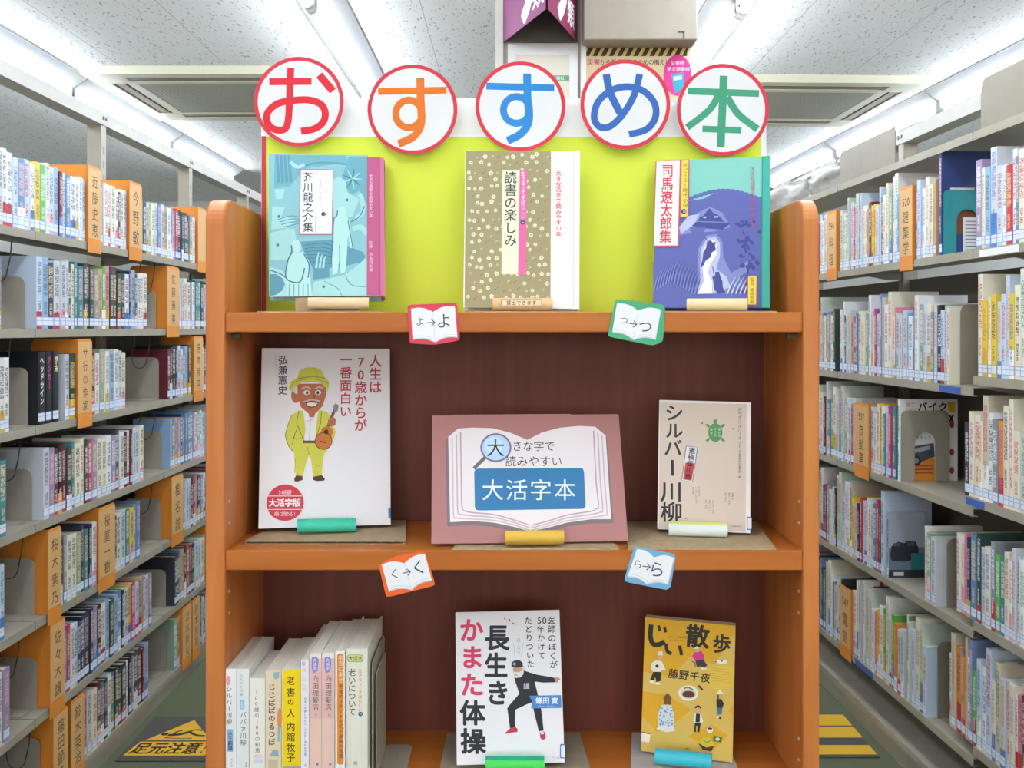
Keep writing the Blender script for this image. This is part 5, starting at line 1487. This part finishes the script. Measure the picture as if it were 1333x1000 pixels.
# ------------------------------------------------------------------ row of upright books on the lower shelf
YF = 1.2018
def upright_book(label, x0, x1, yt, depth, face, draw=None, hard=False, yb=1027):
    w = (x1 - x0 - 0.7) * YF / F
    base = px((x0 + x1) / 2, 0, YF)
    z0 = S3 + 0.0003
    h = H - (yt - HOR) * YF / F - z0
    t = thing('paperback', label, 'book', (base[0], YF, z0), 'upright books at the end of the lower shelf')
    c = 0.002 if hard else 0.0006
    m = MB()
    if hard:
        m.prism([(-w / 2, 0.002), (-w / 4, 0.0), (w / 4, 0.0), (w / 2, 0.002), (w / 2, 0.004), (-w / 2, 0.004)], 'z', 0, h, paint(face, 0.35))
    else:
        m.box(-w / 2, w / 2, 0, c, 0, h, paint(face, 0.35))
    m.box(-w / 2, -w / 2 + c, c, depth, 0, h, paint(face, 0.35)); m.box(w / 2 - c, w / 2, c, depth, 0, h, paint(face, 0.35))
    m.build('cover', t)
    e = 0.003 if hard else 0.0005
    MB().box(-w / 2 + c, w / 2 - c, 0.0042 if hard else c, depth - e, e, h - e, PAGES).build('page_block', t)
    bot = HOR + (H - z0) * F / YF
    a = Art([(x0, yt), (x1, yt), (x1, bot), (x0, bot)], w, h, (270, 770, 0.23))
    if draw: draw(a)
    a.build(t, 'spine_art', 'lettering')
    return t
def b1(a):
    a.ell(118, 505, 14, 28, '#e59aa8', 14); a.text('シルバー川柳', 122, 535, 36, '#33323a', True, 37, 0.01)
    a.rect(112, 780, 146, 908, '#8fb4d4'); a.text('人生劇場', 129, 786, 29, '#28324a', True, 29, 0.02); a.text('みやぎ', 138, 945, 15, '#c85a6a', True, 18)
def b2(a):
    a.text('シルバー川柳', 191, 468, 20, '#5d5c66', True, 21); a.rrect(182, 615, 210, 668, 12, '#7fc0d8'); a.text('特別編', 196, 622, 13, '#f0f4f6', True, 13.5)
    a.text('ババァ川柳', 203, 680, 38, '#33323a', True, 39, 0.005); a.text('毒蝮', 222, 965, 15, '#44434b', True, 16)
def b3(a):
    for k, ch in enumerate('100歳の100の知恵'): a.text(ch, 276 + 0.8 * k, 556 + 33 * k, 29, '#4a4a50', True, None, 0.0)
    a.rect(262, 925, 315, 942, '#eccdd2'); a.rect(262, 948, 315, 972, '#c4d3ea')
def b4(a):
    a.rect(330, 450, 412, 1100, '#e3cfae'); a.poly([(372, 460), (408, 455), (406, 490), (385, 500), (372, 485)], '#8fb2bd'); a.ell(410, 720, 14, 60, '#d9905a'); a.rect(398, 770, 414, 850, '#8fb2bd'); a.poly([(350, 935), (372, 895), (400, 900), (404, 935)], '#8fa8c0')
    a.text('じじばばのるつぼ', 364, 520, 42, '#3f4656', True, 44.5, 0.02); a.rect(344, 950, 400, 1000, '#cbb89a')
def b5(a):
    a.rect(422, 445, 530, 988, '#f0cf10'); a.rect(424, 988, 530, 1100, '#a9a49a')
    for ch, y, s in (('老', 480, 52), ('害', 545, 52), ('の', 606, 40), ('人', 664, 48), ('内', 740, 54), ('館', 798, 54), ('牧', 858, 54), ('子', 914, 54)): a.text(ch, 472, y, s, '#2c2a22', True, None, 0.012)
def b6(a):
    a.ell(544, 410, 11, 14, '#c9b2d8', 12); a.text('楽しみ入門', 548, 432, 27, '#ecb9a8', True, 28); a.text('日本一の楽しみかた、小さなしあわせの本', 554, 600, 17, '#4a4f6a', True, 17.5, 0.0)
    a.text('の', 556, 975, 22, '#d06a70', True)
def barber(low):
    def f(a):
        x = 610 if low else 683
        a.rect(x - 34, 380, x + 38, 720, '#e6b9b4'); a.rect(x - 34, 720, x + 38, 1100, '#e8c3b4'); a.rect(x - 34, 560, x + 38, 720, '#dfb6ae')
        a.poly([(x - 20, 375), (x + 5, 370), (x + 20, 385), (x + 14, 450), (x - 12, 465), (x - 22, 430)], '#8a86c8'); a.text('大活字', x - 2, 378, 22, '#e9e7f2', True, 24, 0.02)
        a.text('向田理髪店', x + 2, 474, 40, '#46404a', True, 40.5, 0.005); a.text('下' if low else '上', x + 4, 692, 20, '#6a6068', True); a.ell(x + 12, 978, 8, 8, '#8a78b0', 12)
    return f
def b9(a):
    a.rrect(733, 352, 772, 980, 12, '#e28b33'); a.text('本当に幸せ', 754, 360, 30, '#f3e3c4', True, 32)
    a.text('老後のスタートを切る最後の習慣！', 756, 525, 27, '#4a3220', True, 28.2, 0.005)
def b10(a):
    a.rrect(790, 358, 884, 400, 16, '#7f8a3c'); a.rrect(793, 361, 881, 397, 14, '#d6d790'); a.text('大活字', 796, 380, 28, '#3a3c20', False, 27, 0.01)
    a.text('老いについて', 818, 436, 46, '#40403c', True, 44.5, 0.008); a.text('生きるってすばらしい', 865, 438, 24, '#d56a64', True, 24.5); a.ell(867, 694, 13, 13, '#4a5a78', 14); a.text('10', 857, 694, 14, '#e9ebee', False, 8)
    a.text('岡', 838, 962, 22, '#44434b', True)
UP = [
    (293.6, 308, 871, 0.128, '#ece9ea', b1, False, 'slim white paperback with a pink blossom on its spine, against the side panel'),
    (308, 324.3, 871, 0.128, '#e2e4e4', b2, False, 'slim pale grey paperback with a blue pill mark on its spine'),
    (324.3, 345.3, 883, 0.105, '#ece8de', b3, False, 'short ivory paperback with a column of small grey characters'),
    (345.3, 366, 873.5, 0.128, '#e9e2d2', b4, False, 'tan paperback with bold hiragana beside the yellow-spined book'),
    (366.3, 391.4, 872, 0.128, '#ece5cc', b5, False, 'paperback with a bright yellow spine and brushed black characters'),
    (391.6, 402.6, 859, 0.145, '#eceaf0', b6, False, 'narrow white paperback with peach characters after the yellow-spined book'),
    (402.8, 418.6, 850.5, 0.135, '#ece4d8', barber(True), False, 'pink-spined paperback nearer the yellow-spined book, one of a matching pair'),
    (418.8, 435.8, 850, 0.135, '#ece4d8', barber(False), False, 'pink-spined paperback touching the orange-banded book, one of a matching pair'),
    (436, 449.4, 848, 0.135, '#e6e8ea', b9, False, 'white paperback with a long orange band down its spine'),
    (449.6, 478.6, 845, 0.138, '#e4e2d2', b10, True, 'cream hardback with an olive pill label at the top of its spine')]
for x0, x1, yt, dp, face, draw, hard, lab in UP: upright_book(lab, x0, x1, yt, dp, face, draw, hard)
# metal bookend after the row
e0, e1 = px(481.5, 0, YF)[0], px(528, 0, 1.25)[0]
t = thing('bookend', 'thin grey metal bookend holding up the row of upright books on the lower shelf', 'bookend', (e0, YF + 0.02, S3 + 0.0003))
MB().prism(rounded(0.0, 0.0, 0.115, 0.155, 0.012), 'x', -0.0006, 0.0006, STEEL_G).build('plate', t)
MB().prism(rounded(0.001, 0.0, e1 - e0, 0.115, 0.01), 'z', 0.0, 0.0012, STEEL_G).build('foot', t)
t = thing('bookend', 'second thin metal bookend leaning on the first beside the upright books', 'bookend', (e0 + 0.0035, YF + 0.03, S3 + 0.002))
MB().prism(rounded(0.0, 0.0, 0.09, 0.135, 0.012), 'x', -0.0006, 0.0006, STEEL).build('plate', t)
MB().prism(rounded(0.001, 0.01, 0.02, 0.08, 0.005), 'z', 0.0, 0.001, STEEL).build('foot', t)

# ------------------------------------------------------------------ little open-book cards on the shelf edges
def pop_card(label, outline, page_l, col, small, big, small_at, big_at, arrow, rot, ss, bs):
    Y = D0 + 0.0012
    xs = [p[0] for p in outline]; ys = [p[1] for p in outline]
    x0, x1, y0, y1 = min(xs), max(xs), min(ys), max(ys)
    a, w, h, base = upright_art(x0, y0, x1, y1, Y)
    # outline with rounded corners
    pts = []
    n = len(outline)
    for i, p in enumerate(outline):
        for q, o in ((outline[i - 1], 0), (outline[(i + 1) % n], 1)):
            d = math.hypot(q[0] - p[0], q[1] - p[1]); f = min(6.0 / d, 0.45)
            (pts.append((p[0] + (q[0] - p[0]) * f, p[1] + (q[1] - p[1]) * f)) if o == 0 else (pts.append((p[0] * 0.72 + pts[-1][0] * 0.14 + (p[0] + (q[0] - p[0]) * f) * 0.14, p[1] * 0.72 + pts[-1][1] * 0.14 + (p[1] + (q[1] - p[1]) * f) * 0.14)), pts.append((p[0] + (q[0] - p[0]) * f, p[1] + (q[1] - p[1]) * f))))
    t = thing('pop_card', label, 'card', base, 'small open-book cards on the shelf edges')
    loc = [a.p(*p) for p in pts]
    MB().prism([(u, v) for u, v in loc], 'y', -0.0003, 0.001, paint(col, 0.4)).build('card', t)
    a.n = 45
    tl, tr, br, bl = page_l
    mt = ((tl[0] + tr[0]) / 2, (tl[1] + tr[1]) / 2); mb = ((bl[0] + br[0]) / 2, (bl[1] + br[1]) / 2)
    ux, uy = (bl[0] - tl[0]) / math.hypot(bl[0] - tl[0], bl[1] - tl[1]), (bl[1] - tl[1]) / math.hypot(bl[0] - tl[0], bl[1] - tl[1])
    def edge(p, q, m, dip, hump, k=6):
        out = []
        for i in range(k + 1):
            u = i / k
            x, y = p[0] + (m[0] - p[0]) * u, p[1] + (m[1] - p[1]) * u
            dd = -hump * math.sin(math.pi * min(1, u * 1.1)) + dip * u ** 3
            out.append((x + ux * dd, y + uy * dd))
        for i in range(1, k + 1):
            u = 1 - i / k
            x, y = q[0] + (m[0] - q[0]) * u, q[1] + (m[1] - q[1]) * u
            dd = -hump * math.sin(math.pi * min(1, u * 1.1)) + dip * u ** 3
            out.append((x + ux * dd, y + uy * dd))
        return out
    topE, botE = edge(tl, tr, mt, 5.5, 1.2), edge(bl, br, mb, 5.0, 1.2)
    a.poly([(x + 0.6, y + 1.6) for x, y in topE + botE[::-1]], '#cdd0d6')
    a.poly(topE + botE[::-1], '#f0eff1')
    a.line([(topE[6][0], topE[6][1]), (botE[6][0], botE[6][1])], 0.7, '#d6d8df', False)
    a.line([(x - ux * 2.4, y - uy * 2.4) for x, y in botE], 0.5, '#c3c7d2', False)
    ink = '#3d4266'
    a.text(small, small_at[0] - ss / 2, small_at[1], ss, ink, False, None, 0.0, 1, rot); a.text('→', arrow[0] - 7.5, arrow[1], 15, ink, False, None, 0.0, 1, rot); a.text(big, big_at[0] - bs / 2, big_at[1], bs, ink, False, None, 0.0, 1, rot)
    a.build(t, 'open_book_print', 'lettering')
pop_card('red-edged open-book card on the top shelf edge', [(530, 397), (595, 394), (599, 443), (566, 449), (533, 447)], [(535, 402), (592, 399), (595, 438), (537, 441)], '#d6384e', 'よ', 'よ', (547, 419), (578, 418), (561.5, 419.5), -0.03, 12, 21)
pop_card('green-edged open-book card on the top shelf edge', [(801, 389), (866, 397), (863, 445), (850, 450), (791, 438)], [(803, 395), (860, 403), (853, 441), (797, 432)], '#41a878', 'つ', 'つ', (812, 416.5), (840, 424), (824.5, 420), 0.13, 12, 19)
pop_card('orange-edged open-book card on the middle shelf edge', [(493, 736), (515, 724), (553, 718), (567, 762), (503, 778)], [(497, 735), (553, 721), (562, 755), (506, 769)], '#f0692c', 'く', 'く', (514, 749), (545.5, 741), (530, 746), -0.24, 14, 21)
pop_card('blue-edged open-book card on the middle shelf edge', [(826, 711), (880, 722), (873, 764), (868, 768), (812, 757)], [(829, 715), (877, 726), (869, 760), (817, 750)], '#6fb0d6', 'ら', 'ら', (830, 734), (855, 740), (842, 736), 0.12, 13, 22)
